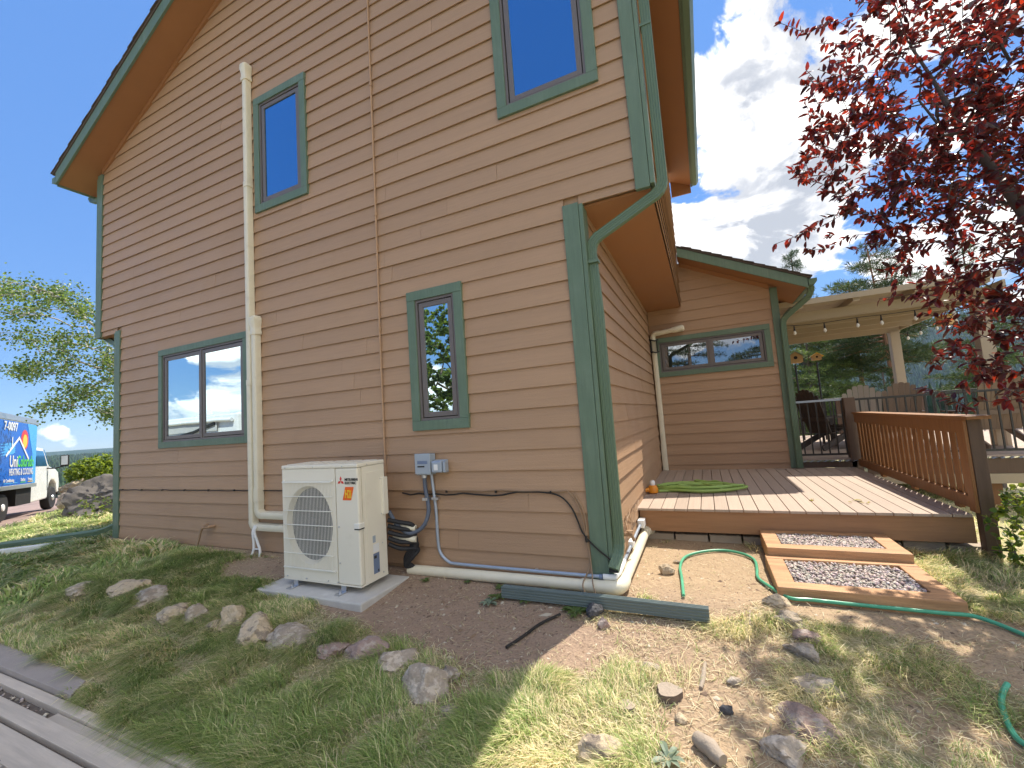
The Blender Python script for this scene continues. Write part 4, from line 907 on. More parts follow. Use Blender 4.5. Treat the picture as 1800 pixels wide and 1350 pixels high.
# ------------------------------------------------------------------ chairs and table on the raised deck
def adirondack(label, loc, rz, m):
    c = thing('adirondack_chair', label, 'chair', loc, rz, group='slatted garden chairs on the raised deck')
    # local: faces -y; back at +y
    for i in range(7):
        u = (i-3)/3; x = u*0.235; top = 1.10-0.13*u*u
        MB().prism([(x*0.86-0.033, 0.30), (x*0.86+0.033, 0.30), (x+0.036, top-0.012*abs(u)), (x+0.02, top+0.012), (x-0.02, top+0.012), (x-0.036, top-0.012*abs(u))],
                   lambda a, b, w: (a, 0.22+(b-0.3)*0.32+w-0.02*math.cos(a*6), b), 0.0, 0.02).build('back_slat', m, c, local=True)
    for i in range(6): MB().box(-0.25, 0.25, -0.30+i*0.088, -0.30+i*0.088+0.076, 0.40-i*0.022, 0.42-i*0.022).build('seat_slat', m, c, local=True)
    for s in (-1, 1):
        MB().bar((s*0.285, -0.30, 0.0), (s*0.285, -0.30, 0.56), 0.03, 0.10, (0, 1, 0)).build('leg', m, c, local=True)
        MB().bar((s*0.255, -0.33, 0.38), (s*0.255, 0.46, 0.04), 0.03, 0.10, (0, 0, 1)).build('leg', m, c, local=True)
        MB().prism([(s*0.24, -0.42), (s*0.37, -0.42), (s*0.36, 0.1), (s*0.30, 0.36), (s*0.24, 0.36)], lambda a, b, w: (a, b, w), 0.565, 0.587).build('arm', m, c, local=True)
    MB().bar((-0.30, 0.325, 0.55), (0.30, 0.325, 0.55), 0.03, 0.07).build('back_rail', m, c, local=True)
    return c
adirondack('dark brown slatted garden chair in side view next to the wing wall', (2.88, 6.1, UZ), math.radians(122), CHAIRD)
adirondack('light taupe slatted chair back seen behind the black railing', (3.42, 6.3, UZ), math.radians(168), CHAIRG)
adirondack('brown round backed slatted chair standing in the middle of the railing', (4.02, 6.6, UZ), math.radians(175), CHAIRB)
adirondack('brown slatted chair at the right partly behind red leaves', (4.72, 5.45, UZ), math.radians(182), CHAIRB)
tb = thing('side_table', 'dark square high table between the garden chairs', 'table', (3.15, 6.9, UZ))
box1('table_top', CHAIRD, tb, 2.90, 3.42, 6.65, 7.15, UZ+0.86, UZ+0.90, bevel=.004)
for (x, y) in ((2.95, 6.7), (3.37, 6.7), (2.95, 7.1), (3.37, 7.1)): box1('leg', CHAIRD, tb, x-.02, x+.02, y-.02, y+.02, UZ, UZ+0.86)
# deck furniture umbrella cover glimpsed as pale cone
# ------------------------------------------------------------------ line cover at the inside corner
cc = thing('line_cover', 'cream pipe cover in the inside corner bending out above the wing window', 'pipe cover', (0.09, 4.45, 0.1), group='cream pipe covers')
MB().prism(ductprof(0.085, 0.07), lambda u, v, q: (0.085+u, 4.488-v, q), 0.55, 2.36).build('duct_length', PVC, cc, smooth=True)
MB().prism(ductprof(0.092, 0.076), lambda u, v, q: (0.082+u, 4.488-v, q), 0.095, 0.56).build('duct_length', PVC, cc, smooth=True)
MB().tube(curve([(0.085, 4.43, 2.36), (0.085, 4.43, 2.45), (0.12, 4.42, 2.50), (0.20, 4.41, 2.505)], 5), 0.048, 10).build('elbow', PVC, cc, smooth=True)
MB().tube([(0.18, 4.41, 2.50), (0.45, 4.40, 2.525)], 0.043, 10).build('duct_length', PVC, cc, smooth=True)
MB().tube([(0.42, 4.40, 2.52), (0.52, 4.40, 2.53), (0.59, 4.40, 2.535), (0.62, 4.40, 2.538)], [0.05, 0.055, 0.058, 0.03], 10).build('wall_cap', PVC, cc, smooth=True)
sp_ = thing('corner_bracket', 'dark brown bracket and coiled wire at the top of the corner pipe cover', 'bracket', (0.06, 4.38, 2.2))
for z in (2.17, 2.38):
    MB().tube(curve([(0.01, 4.42, z), (0.03, 4.36, z+.02), (0.12, 4.37, z-.01), (0.17, 4.41, z+.01)], 4), 0.012, 6).build('wire_loop', CABLE, sp_)
box1('bracket_plate', CABLE, sp_, 0.03, 0.06, 4.37, 4.41, 2.16, 2.40); box1('bracket_plate', CABLE, sp_, 0.135, 0.155, 4.37, 4.41, 2.18, 2.36)

# ------------------------------------------------------------------ hoses
def coil_hose():
    h = thing('coiled_hose', 'lime green garden hose in a loose flat coil on the deck', 'hose', (0.62, 2.55, DZ))
    pts = []; r = random.Random(5); n = 104
    for i in range(n):
        lp = int(i*0.38/6.283); a = i*0.38; w = (0.46, .30, .52, .38, .22, .48, .42)[lp % 7]+r.uniform(-.02, .02); d = (0.30, .16, .34, .24, .10, .20, .29)[lp % 7]+r.uniform(-.015, .015)
        pts.append((0.60+w*1.02*math.cos(a)+0.07*math.sin(i*.17), 2.62+d*math.sin(a)+0.07*math.cos(i*.11), DZ+0.017+0.050*(i/n)*(.6+.4*r.random())))
    pts += [(0.9, 2.42, DZ+.03), (0.75, 2.36, DZ+.017), (0.55, 2.38, DZ+.017), (0.35, 2.40, DZ+.017), (0.16, 2.36, DZ+.02)]
    MB().tube(curve(pts, 3), 0.0165, 7).build('hose', HOSEY, h, smooth=True)
coil_hose()
nz = thing('hose_timer', 'orange plastic hose fitting with white cap on the deck edge', 'hose fitting', (0.10, 2.30, DZ))
MB().lathe([(0.035, 0.0), (0.062, 0.012), (0.066, 0.06), (0.05, 0.095), (0.03, 0.105)], (0.10, 2.30, DZ), 14).build('fitting_body', ORANGE, nz, smooth=True)
MB().lathe([(0.03, 0.105), (0.033, 0.115), (0.033, 0.15), (0.02, 0.165)], (0.10, 2.30, DZ), 12).build('fitting_cap', WHITEP, nz, smooth=True)
MB().tube([(0.05, 2.27, DZ+.05), (-0.0, 2.24, DZ+.05)], 0.028, 8).build('fitting_spout', ORANGE, nz, smooth=True)
def hose_on(pxs, r, dz=0.012): return [tuple(gnd(x, y)+np.array([0, 0, r+dz-0.006])) for x, y in pxs]
hp = hose_on([(1202, 1052), (1199, 1022), (1196, 1000), (1205, 983), (1232, 974), (1270, 971), (1305, 977), (1326, 988), (1331, 1004), (1333, 1020), (1352, 1035), (1382, 1047), (1420, 1053), (1470, 1054), (1520, 1053), (1580, 1058), (1640, 1068), (1700, 1084), (1760, 1105), (1830, 1135)], 0.014)
hp = [(a, min(b, 0.108), float(H(a, min(b, .108)))+.034) if 1.12 < a < 2.19 and b < .9 else (a, b, c) for a, b, c in hp]
MB().tube(curve(hp, 6), 0.0122, 9).build('garden_hose', HOSEG, None, smooth=True, label='green garden hose curving over bare soil past the timber steps', cat='hose')
hp = hose_on([(1772, 1210), (1764, 1225), (1762, 1245), (1768, 1268), (1778, 1290), (1795, 1312), (1830, 1330)], 0.014)
MB().tube(curve(hp, 6), 0.0122, 9).build('garden_hose', HOSEG, None, smooth=True, label='short green hose loop at the lower right in the shade', cat='hose')
hp = hose_on([(890, 1142), (920, 1122), (950, 1100), (985, 1083)], 0.008); MB().tube(curve(hp, 6), 0.010, 7).build('drip_line', CABLE, None, smooth=True, label='thin black drip line lying on the shaded soil', cat='cable')
# ------------------------------------------------------------------ loose downspouts on the ground
spout([(-0.82, -0.305, -0.215), (0.0, -0.30, -0.215), (0.70, -0.285, -0.228)], None, 'loose_downspout', label='loose grey green downspout lying on the ground at the house corner', cat='downspout', m=mat('grey_green_metal', (0.13, 0.165, 0.155), 0.4))
spout([(-7.55, 0.02, -0.02), (-7.62, -0.12, -0.08), (-8.9, -0.60, -0.18), (-10.6, -1.25, -0.30), (-12.4, -1.95, -0.42)], None, 'downspout_extension', crimp=(1,), label='long dark green downspout extension lying on grass from the left corner', cat='downspout')
spout([(-7.75, -0.17, -0.20), (-9.0, -0.78, -0.27)], None, 'splash_channel', label='short white plastic channel under the green downspout extension', cat='channel', m=WHITEP)
MB().tube([tuple(gnd(1195, 1082)+np.array([0, 0, .012])), tuple(gnd(1183, 1079)+np.array([0, 0.03, .015]))], 0.022, 10).build('pipe_stub', PVC, None, smooth=True, label='short pipe end under the loose grey green downspout', cat='pipe')

# ------------------------------------------------------------------ rocks
def rock_mesh(seed, sx, sy, sz, rough=0.32, sub=3):
    bm = bmesh.new(); bmesh.ops.create_icosphere(bm, subdivisions=sub, radius=1.0)
    o = Vector((seed*3.1, seed*1.7, seed*0.9))
    r = random.Random(seed); planes = [(Vector((r.uniform(-1, 1), r.uniform(-1, 1), r.uniform(-.3, 1))).normalized(), r.uniform(.55, .85)) for _ in range(7)]
    for v in bm.verts:
        d = v.co.normalized(); k = 1.0
        for (n_, q) in planes:
            c = d.dot(n_)
            if c > 0.05: k = min(k, q/c)
        k = min(k, 1.0)*(1+rough*0.55*(mnoise.fractal(d*1.7+o, 0.8, 2.0, 5))+0.07*mnoise.noise(d*6+o)+0.035*mnoise.noise(d*14+o))
        v.co = Vector((d.x*k*sx, d.y*k*sy, d.z*k*sz))
    me = bpy.data.meshes.new('rock'); bm.to_mesh(me); bm.free()
    me.polygons.foreach_set('use_smooth', [True]*len(me.polygons)); me.set_sharp_from_angle(angle=math.radians(38)); return me
def rock(px, py, w, label, m=None, flat=0.55, name='rock', seed=None, sink=0.25, asp=0.75, rz=None, dist=None, group='edging stones and loose rocks'):
    """w: width in metres"""
    p = gnd(px, py) if dist is None else dist
    seed = seed if seed is not None else int(px*7+py); r = random.Random(seed)
    me = rock_mesh(seed % 997, w/2, w/2*asp, w/2*flat, sub=3 if w < .12 else (4 if w < .6 else 5)); me.materials.append(m or ROCKM)
    o = bpy.data.objects.new(name, me); o.location = (p[0], p[1], p[2]+w/2*flat*(1-2*(sink+(.05 if w > .15 and w < .6 else 0)))); o.rotation_euler = (0, 0, r.uniform(-.5, .5) if rz is None else rz)
    return put(o, None, label, 'rock', group)
rock(65, 1030, 0.589, 'low mossy stone at the left end of the edging row', flat=.32, sink=.4)
rock(150, 1040, 0.512, 'flat grassy stone second from left in the edging row', flat=.3, sink=.4)
rock(222, 1042, 0.461, 'pale lichen stone third from left in the edging row', ROCKT, flat=.4, sink=.35)
rock(264, 1056, 0.461, 'grey rough stone left of the gap in the edging row', flat=.42, sink=.35)
rock(315, 1085, 0.358, 'tan flat stone at the start of the middle edging group', ROCKT, flat=.45, sink=.3)
rock(347, 1090, 0.333, 'grey cracked stone beside the tan flat one', flat=.6, sink=.28)
rock(385, 1105, 0.307, 'low tan stone half buried left of the large edging boulder', ROCKT, flat=.4, sink=.38)
rock(410, 1098, 0.282, 'small round speckled stone against the large edging boulder', ROCKT, flat=.8, sink=.22)
rock(450, 1112, 0.43, 'large light grey boulder in the middle of the edging row', ROCKT, flat=.52, sink=.33, asp=.7)
rock(520, 1122, 0.461, 'flat brown grey slab right of the large edging boulder', flat=.34, sink=.38)
rock(585, 1140, 0.307, 'reddish low stone below the concrete pad', ROCKP, flat=.3, sink=.42)
rock(642, 1150, 0.384, 'angular pinkish stone right of centre in the edging row', ROCKP, flat=.4, sink=.38)
rock(697, 1165, 0.307, 'grey square stone before the big speckled boulder', flat=.45, sink=.35)
rock(755, 1205, 0.33, 'big speckled grey boulder with a dark crack in the shade', flat=.65, sink=.33, asp=.9)
rock(792, 1190, 0.15, 'grey stone tucked behind the big speckled boulder', flat=.6, sink=.3)
rock(790, 1252, 0.14, 'low stone in front of the big speckled boulder', flat=.35, sink=.42)
rock(620, 1237, 0.05, 'tiny pink stone in the shaded lawn', ROCKP, flat=.6)
rock(1045, 1082, 0.125, 'round dark lava rock at the end of the loose downspout', ROCKD, flat=.95, sink=.15, asp=.95)
rock(1062, 1102, 0.105, 'small reddish brown rock in front of the dark lava rock', ROCKP, flat=.8, sink=.2)
rock(1060, 1330, 0.22, 'rugged pale tan rock in the sunlit foreground grass', ROCKT, flat=.62, sink=.22, asp=.8)
rock(1172, 1008, 0.14, 'brown angular rock on bare soil near the deck', ROCKT, flat=.7, sink=.2)
rock(1190, 990, 0.07, 'pebble behind the brown angular rock on soil', ROCKT, flat=.6)
rock(1368, 1060, 0.2, 'white veined stone at the corner of the lower step', ROCKT, flat=.55, sink=.3)
rock(1392, 1098, 0.19, 'grey veined stone below the step corner', flat=.6, sink=.3)
rock(1418, 1124, 0.17, 'flat pinkish square stone in the right edging row', ROCKP, flat=.45, sink=.3)
rock(1412, 1150, 0.2, 'grey oblong stone in front of the flat pinkish one', flat=.5, sink=.3)
rock(1442, 1210, 0.26, 'broad half shaded stone midway down the right edging row', flat=.45, sink=.33)
rock(1420, 1280, 0.29, 'large dark purplish stone in the right edging row', ROCKP, flat=.45, sink=.40)
rock(1385, 1325, 0.23, 'pale flat topped stone at the bottom of the right edging row', ROCKM, flat=.45, sink=.38)
rock(1196, 1268, 0.07, 'small whitish stone beside the cut stump', ROCKT, flat=.7)
rock(1290, 1200, 0.08, 'small grey stone alone in sparse dry grass', flat=.6)
rock(1345, 1207, 0.04, 'pebble beside the right edging row', ROCKT, flat=.7)
rock(1278, 1252, 0.07, 'dark brown stone chip in the grass tuft', ROCKD, flat=.7)
rock(1145, 1172, 0.11, 'flat grey cut disc in the sunlit grass', STUMP, flat=.3, sink=.3)
rock(0, 0, 3.5, 'large dark weathered boulder beyond the left corner of the house', mat('dark_boulder', (0.125, 0.112, 0.10), 0.95, .35, 3, .9, 12), flat=.40, sink=.45, asp=.55, rz=2.75, dist=CAM+11.6*ray(200, 882), name='boulder', seed=31, group='boulders by the drive')
rock(0, 0, 1.35, 'sunlit tan boulder between truck and dark boulder', ROCKT, flat=.62, sink=.3, asp=.7, dist=CAM+14.0*ray(142, 868), name='boulder', seed=12, group='boulders by the drive')
rock(0, 0, 0.75, 'small grey green boulder at the foot of the dark boulder', ROCKM, flat=.7, sink=.3, dist=CAM+12.4*ray(120, 885), name='boulder', seed=13, group='boulders by the drive')
def cutlog(px, py, r, h, label, lean=(0, 0)):
    p = gnd(px, py); s = thing('tree_stump', label, 'stump', tuple(p))
    n = 18; q = [(r*(1+.10*math.sin(3*2*math.pi*k/n+px)+.05*math.sin(5*2*math.pi*k/n))) for k in range(n)]
    vs = []; fs = []
    for j, (z, sc) in enumerate(((-0.05, 1.12), (h*.5, 1.02), (h, 1.0))):
        for k in range(n): a = 2*math.pi*k/n; vs.append((p[0]+q[k]*sc*math.cos(a)+lean[0]*z, p[1]+q[k]*sc*math.sin(a)+lean[1]*z, p[2]+z))
    for j in range(2):
        for k in range(n): fs.append((j*n+k, j*n+(k+1) % n, (j+1)*n+(k+1) % n, (j+1)*n+k))
    MB().add(vs, fs).build('bark', BARKG, s, smooth=True)
    MB().add(vs[2*n:], [tuple(range(n))]).build('cut_face', STUMP, s)
cutlog(1176, 1222, .062, .035, 'grey sawn stump in the sunlit foreground', (.1, -.2)); cutlog(1102, 1245, .04, .02, 'low old stump left of the grey sawn stump')
def stick(a, b, r, label, m=STUMP, name='stick'):
    A = gnd(*a)+np.array([0, 0, r*.6]); B = gnd(*b)+np.array([0, 0, r*.8]); M_ = (A+B)/2+np.array([.004, .006, .004])
    MB().tube([A, A*.75+B*.25+np.array([.003, -.002, .002]), M_, A*.25+B*.75, B], [r*.85, r*1.05, r*1.1, r*.95, r*.75], 12).build(name, m, None, smooth=True, label=label, cat='stick', group='sticks and offcuts on the ground')
stick((1232, 1212), (1240, 1168), .012, 'pale peeled stick standing in the dry grass'); stick((1318, 1100), (1318, 1075), .008, 'short pale stick right of the loose downspout')
stick((1225, 1305), (1272, 1350), .035, 'brown grey log end at the bottom edge', STUMP)
MB().bar(tuple(gnd(405, 1310)+np.array([0, 0, .018])), tuple(gnd(455, 1272)+np.array([0, 0, .02])), 0.075, 0.022).build('board_offcut', STUMP, None, bevel=.003, label='weathered grey board offcut lying in the shaded lawn', cat='board')
MB().lathe([(0.09, 0), (0.10, 0.02), (0.06, 0.06), (0.03, 0.10)], tuple(gnd(252, 968)), 12).build('utility_marker', PVC, None, smooth=True, label='small cream plastic cap in the grass below the slider window', cat='cap')
# ------------------------------------------------------------------ patio edge at the lower left
def zone(name, m, x0, x1, y0, y1, z0, z1, par, bev=0.003): return box1(name, m, par, x0, x1, y0, y1, z0, z1, bevel=bev)
pt = box1('patio', PATIO, None, -9.0, 0.6, -4.6, -2.565, -0.62, -0.425, kind='structure')
zone('plank', PLANK, -8, 0.6, -2.165, -2.105, -0.60, -0.412, pt); zone('grit_bed', DIRTY, -8, 0.6, -2.562, -2.107, -0.62, -0.452, pt, 0)
zone('plank', PLANK, -3.95, 0.6, -2.315, -2.225, -0.60, -0.418, pt); zone('plank', PLANK, -8, 0.6, -2.48, -2.34, -0.60, -0.424, pt); zone('plank', PLANK, -8.2, -3.97, -2.32, -2.17, -0.6, -0.405, pt)
zone('plank', PLANK, -2.95, 0.6, -2.222, -2.169, -0.60, -0.430, pt)
MB().box(-8, 0.6, -2.535, -2.490, -0.58, -0.446).build('gap_shade_strip', BLACKRUB, pt)  # black strip in place of an open gap, its shade put into the colour
stp = []
for i, (x, y) in enumerate(((-5.2, -1.93), (-4.2, -1.93), (-3.62, -1.945), (-3.12, -1.98), (-3.0, -2.095), (-5.2, -2.095))): stp.append((x, y))
MB().prism(stp, lambda u, v, w: (u, v, w), -0.56, -0.378).build('edging_slab', SLATE, pt, bevel=0.004)
gravel(pt, -3.8, -1.5, -2.50, -2.485, -0.428, 60, 8); gravel(pt, -4, -1.4, -2.222, -2.17, -0.448, 90, 9)
rock(112, 1322, 0.045, 'small mossy pebble stuck in the dark patio joint', flat=.9, sink=.1, dist=np.array([-2.78, -2.515, -0.436]))

# ------------------------------------------------------------------ box truck
tr = thing('box_truck', 'white box truck with blue printed side parked beyond the left corner', 'truck', (-17.24, 1.59, -0.67), math.atan2(TH.y, TH.x))
tr.rotation_euler = (0, math.radians(2.2), math.atan2(TH.y, TH.x))
# local: x forward along heading, y left (camera side is +y? camera lies to the right of heading => -y ... resolved below)
side = 1 if (Vector((CAM[0], CAM[1], 0))-Vector((-17.24, 1.59, 0))).dot(Vector((-TH.y, TH.x, 0))) > 0 else -1
def tb_(name, m, x0, x1, y0, y1, z0, z1, par=tr, bev=0.0):
    ya, yb = sorted((y0*side, y1*side)); return MB().box(x0, x1, ya, yb, z0, z1).build(name, m, par, local=True, bevel=bev)
body = tb_('cargo_box', TRUCKW, -2.4, 1.93, -2.15, 0.10, 0.86, 2.98, bev=0.03)
def panel(name, m, pts, o=0.104, th=0.003, par=body): return MB().prism(pts, lambda u, v, w: (u, w*side, v), o, o+th).build(name, m, par, local=True)
panel('printed_panel', DECALB, [(-2.3, 0.98), (1.86, 0.98), (1.86, 2.80), (-2.3, 2.80)])
panel('printed_shape', DECALL, [(1.58, 0.982), (1.86, 0.982), (1.86, 2.798), (1.1, 2.798), (1.55, 1.9)], 0.108)
for k in range(5): panel('printed_shape', DECALL, [(-0.9+.03*k, 2.1-.08*k), (0.1, 2.2-.05*k), (0.3, 2.12-.05*k), (0.1, 2.1-.06*k)], 0.108+.0004*k, .0003)
for (z0_, z1_) in ((0.86, 0.965), (2.83, 2.98)): tb_('box_rail', STEEL, -2.4, 1.94, 0.101, 0.125, z0_, z1_, body)
# roof line and sun of the logo
def poly_bar(name, m, a, b, w, o=0.112):
    a = Vector((a[0], 0, a[1])); b = Vector((b[0], 0, b[1])); d = (b-a).normalized(); n_ = Vector((-d.z, 0, d.x))*w/2
    return panel(name, m, [((a+n_).x, (a+n_).z), ((b+n_).x, (b+n_).z), ((b-n_).x, (b-n_).z), ((a-n_).x, (a-n_).z)], o)
cxs, czs = 0.92, 2.30
panel('logo_sun', RED, [(cxs+0.27*math.cos(math.radians(a)), czs+0.30*math.sin(math.radians(a))) for a in range(-70, 200, 15)]+[(cxs-.02, czs-.25)], 0.109)
panel('logo_sun', YEL, [(cxs+0.16*math.cos(2*math.pi*k/20)+.02, czs-.04+0.20*math.sin(2*math.pi*k/20)) for k in range(20)], 0.1125)
poly_bar('logo_roof', TRUCKW, (-0.35, 1.80), (0.52, 2.35), 0.075, 0.116); poly_bar('logo_roof', TRUCKW, (0.47, 2.36), (1.25, 1.72), 0.075, 0.1165); poly_bar('logo_roof', TRUCKW, (0.03, 2.0), (0.03, 2.35), 0.06, 0.117)
TM = lambda x, z, o: Matrix(((side*-1, 0, 0, x), (0, 0, side, o*side), (0, 1, 0, z), (0, 0, 0, 1)))
if side == -1:
    TM = lambda x, z, o: Matrix(((1, 0, 0, x), (0, 0, -1, -o), (0, 1, 0, z), (0, 0, 0, 1)))
text('Uni', 0.46, TRUCKW, tr, TM(-0.10, 1.50, 0.118), bold=0.008, sx=.85); text('Colorado', 0.46, GRN, tr, TM(0.44, 1.50, 0.118), bold=0.008, sx=.68)
text('HEATING & COOLING', 0.27, TRUCKW, tr, TM(-0.10, 1.26, 0.118), bold=0.004, sx=.64); text('7-0097', 0.34, TRUCKW, tr, TM(-0.55, 2.53, 0.118), bold=0.010, sx=.95)
for x, w_, s_ in ((-0.45, .7, 'Air Conditioning'), (0.72, .35, 'Ductless'), (1.26, .4, 'Furnaces')):
    text(s_, 0.13, TRUCKW, tr, TM(x, 1.075, 0.118), bold=0.002, sx=.75 if w_ < .5 else .8)
for x0_, x1_, m_ in ((-0.4, 0.5, DECALL), (0.72, 1.1, GRN), (1.26, 1.7, YEL)): panel('print_underline', m_, [(x0_, 1.03), (x1_, 1.03), (x1_, 1.05), (x0_, 1.05)], .112)
# cab: cutaway van nose
sidep = [(1.95, 0.34), (3.42, 0.40), (3.45, 0.62), (3.58, 0.88), (3.80, 1.02), (4.08, 1.0), (4.32, 0.86), (4.42, 0.55), (4.62, 0.52), (4.62, 0.95), (4.50, 1.28), (4.20, 1.40), (3.55, 1.50), (2.92, 2.10), (1.95, 2.14)]
cabm = MB().prism(sidep, lambda u, v, w: (u, w*side, v), -1.98, 0.0).build('cab', TRUCKW, tr, local=True, bevel=0.05)
panel('side_window', GLASS, [(2.18, 1.50), (3.32, 1.50), (2.90, 2.00), (2.18, 2.02)], 0.002, 0.004, cabm); panel('door_seam', UNDER, [(3.42, 0.5), (3.435, 0.5), (3.40, 1.5), (3.385, 1.5)], 0.002, 0.002, cabm)
panel('windscreen', GLASS, [(3.40, 1.55), (3.50, 1.54), (2.98, 2.06), (2.93, 2.05)], -0.1, 0.103, cabm)
MB().tube([(3.30, 0.0, 1.42), (3.35, 0.20*side, 1.40), (3.42, 0.40*side, 1.46)], 0.022, 6).build('mirror_arm', UNDER, tr, local=True)
mr = tb_('mirror', UNDER, 3.38, 3.46, 0.30, 0.52, 1.44, 1.84, bev=.03); tb_('mirror_glass', WHITEP, 3.372, 3.379, 0.33, 0.49, 1.50, 1.81, mr)
tb_('bumper', UNDER, 4.5, 4.72, -1.95, 0.0, 0.45, 0.72, bev=.03); tb_('chassis', UNDER, -2.2, 3.0, -1.6, -0.35, 0.45, 0.85)
tb_('tool_tray', UNDER, 0.75, 1.9, -0.4, 0.02, 0.36, 0.86)
def wheel(x, w, far=False):
    y = -1.75 if far else 0.0
    wh_ = MB().lathe([(0.20, -0.24), (0.36, -0.235), (0.385, -0.20), (0.385, -0.04), (0.36, -0.005), (0.22, 0.0)], (x, 0, 0.385), 28, 'Y')
    wh_.v = [(a, b*side+y*side, c) for a, b, c in wh_.v]; o = wh_.build('wheel', TYRE, tr, local=True, smooth=True)
    rm = MB().lathe([(0.235, -0.02), (0.215, -0.045), (0.12, -0.03), (0.09, 0.02), (0.0, 0.03)], (x, 0, 0.385), 20, 'Y'); rm.v = [(a, b*side+y*side, c) for a, b, c in rm.v]; rm.build('rim', STEEL if w else TRUCKW, o, local=True, smooth=True)
    for k in range(6):
        a = 2*math.pi*k/6; b = MB().lathe([(0.028, -.045), (0.028, -0.028), (0, -0.027)], (x+.155*math.cos(a), 0, 0.385+.155*math.sin(a)), 8, 'Y'); b.v = [(q, e*side+y*side, c) for q, e, c in b.v]; b.build('rim_hole', UNDER, o, local=True)
wheel(0.0, False); wheel(3.98, True); wheel(0.0, False, True); wheel(3.98, True, True)

# ------------------------------------------------------------------ white trailer that shows only as a reflection in the slider window
tl = thing('travel_trailer', 'white trailer with rolled awning mirrored in the slider window', 'trailer', (-16.5, -6.6, -0.75))
gz = -0.62
box1('trailer_body', TRUCKW, tl, -20.2, -14.1, -8.6, -6.2, gz+0.45, gz+2.75, bevel=0.08)
MB().tube([(-20, -6.12, gz+2.55), (-14.3, -6.12, gz+2.50)], 0.07, 10).build('awning_roll', TRUCKW, tl, smooth=True)
box1('awning_valance', mat('grey_awning', (.5, .49, .47), .7), tl, -19.8, -15.2, -6.16, -6.14, gz+2.15, gz+2.45)
MB().bar((-15.3, -6.13, gz+2.4), (-17.8, -6.13, gz+1.95), 0.06, 0.10).build('awning_arm', UNDER, tl)
box1('roof_unit', TRUCKW, tl, -18, -17, -7.8, -7.0, gz+2.75, gz+3.0, bevel=.05)
box1('door_seam', UNDER, tl, -15.6, -15.58, -6.199, -6.19, gz+.6, gz+2.1); box1('door_seam', UNDER, tl, -15.0, -14.98, -6.199, -6.19, gz+.6, gz+2.1)
for x in (-17.6, -16.8): MB().lathe([(0.2, -6.5), (0.36, -6.48), (0.36, -6.3), (0.2, -6.28)], (x, 0, gz+.2), 18, 'Y').build('wheel', TYRE, tl, smooth=True)

# ------------------------------------------------------------------ trees
def grow(trunk, targets, r0, seed, step=0.22, droop=0.0, wig=0.05):
    """branches that reach out from a trunk polyline to target points; returns paths (points, radii) and twig tips"""
    r = np.random.default_rng(seed)
    nodes = [np.array(p, float) for p in trunk]; par = [-1]+list(range(len(trunk)-1)); leaf = []
    T = np.array(targets, float); base = np.mean(nodes, 0)
    order = np.argsort(np.min(np.linalg.norm(T[:, None]-np.array(nodes)[None], axis=2), 1))
    N = np.zeros((60000, 3)); N[:len(nodes)] = nodes; cnt = len(nodes)
    t0 = np.array(trunk[0], float)
    for i in order:
        t_ = T[i]; d = np.linalg.norm(N[:cnt]-t_, axis=1)
        cost = d+0.25*np.linalg.norm(N[:cnt]-t0, axis=1)*0.0+1.2*np.maximum(0, N[:cnt, 2]-t_[2])
        j = int(np.argmin(cost)); L = d[j]; k = max(1, int(L/step)); a = N[j].copy(); prev = j
        mid = (a+t_)/2+r.normal(0, wig*L, 3)+np.array([0, 0, 0.10*L])
        for q in range(1, k+1):
            s = q/k; p = a*(1-s)**2+mid*2*s*(1-s)+t_*s*s
            if cnt >= len(N): break
            N[cnt] = p; par.append(prev); prev = cnt; cnt += 1
        leaf.append(prev)
    N = N[:cnt]; par = np.array(par); w = np.zeros(cnt)
    for l in leaf: w[l] += 1
    for i in range(cnt-1, 0, -1): w[par[i]] += w[i]
    rad = r0*np.sqrt(np.maximum(w, .6)/max(w[0], 1))
    return N, par, rad, leaf
def limbs_mesh(N, par, rad, nseg=5, minr=0.0025, nt=0):
    V = []; F = []; k = 0
    ang = np.arange(nseg)*2*np.pi/nseg; ca_, sa_ = np.cos(ang), np.sin(ang)
    for i in range(1, len(N)):
        a, b = N[par[i]], N[i]; d = b-a; L = np.linalg.norm(d)
        if L < 1e-5: continue
        d /= L; u = np.cross(d, [0, 0, 1.0]) if abs(d[2]) < .9 else np.cross(d, [1.0, 0, 0]); u /= np.linalg.norm(u); w = np.cross(d, u)
        ring = u[None]*ca_[:, None]+w[None]*sa_[:, None]
        ra = max(rad[par[i]] if rad[par[i]] < rad[i]*1.6 else rad[i]*1.25, minr); rb = max(rad[i], minr)
        V.append(a-d*ra*.3+ring*ra); V.append(b+ring*rb)
        for q in range(nseg): F.append((k+q, k+(q+1) % nseg, k+nseg+(q+1) % nseg, k+nseg+q))
        k += 2*nseg
    return np.concatenate(V), np.array(F)
LEAFP = np.array([(0, 0, 0), (0.5, 0.42, 0.10), (0, 0.5, 0), (-0.5, 0.42, 0.10), (0, 1.0, -0.05), (0.30, .80, .04), (-0.30, .80, .04), (0.34, .15, .05), (-.34, .15, .05)], float)
LEAFF = np.array([(0, 7, 2), (7, 1, 2), (1, 5, 2), (5, 4, 2), (0, 2, 8), (8, 2, 3), (3, 2, 6), (6, 2, 4)])
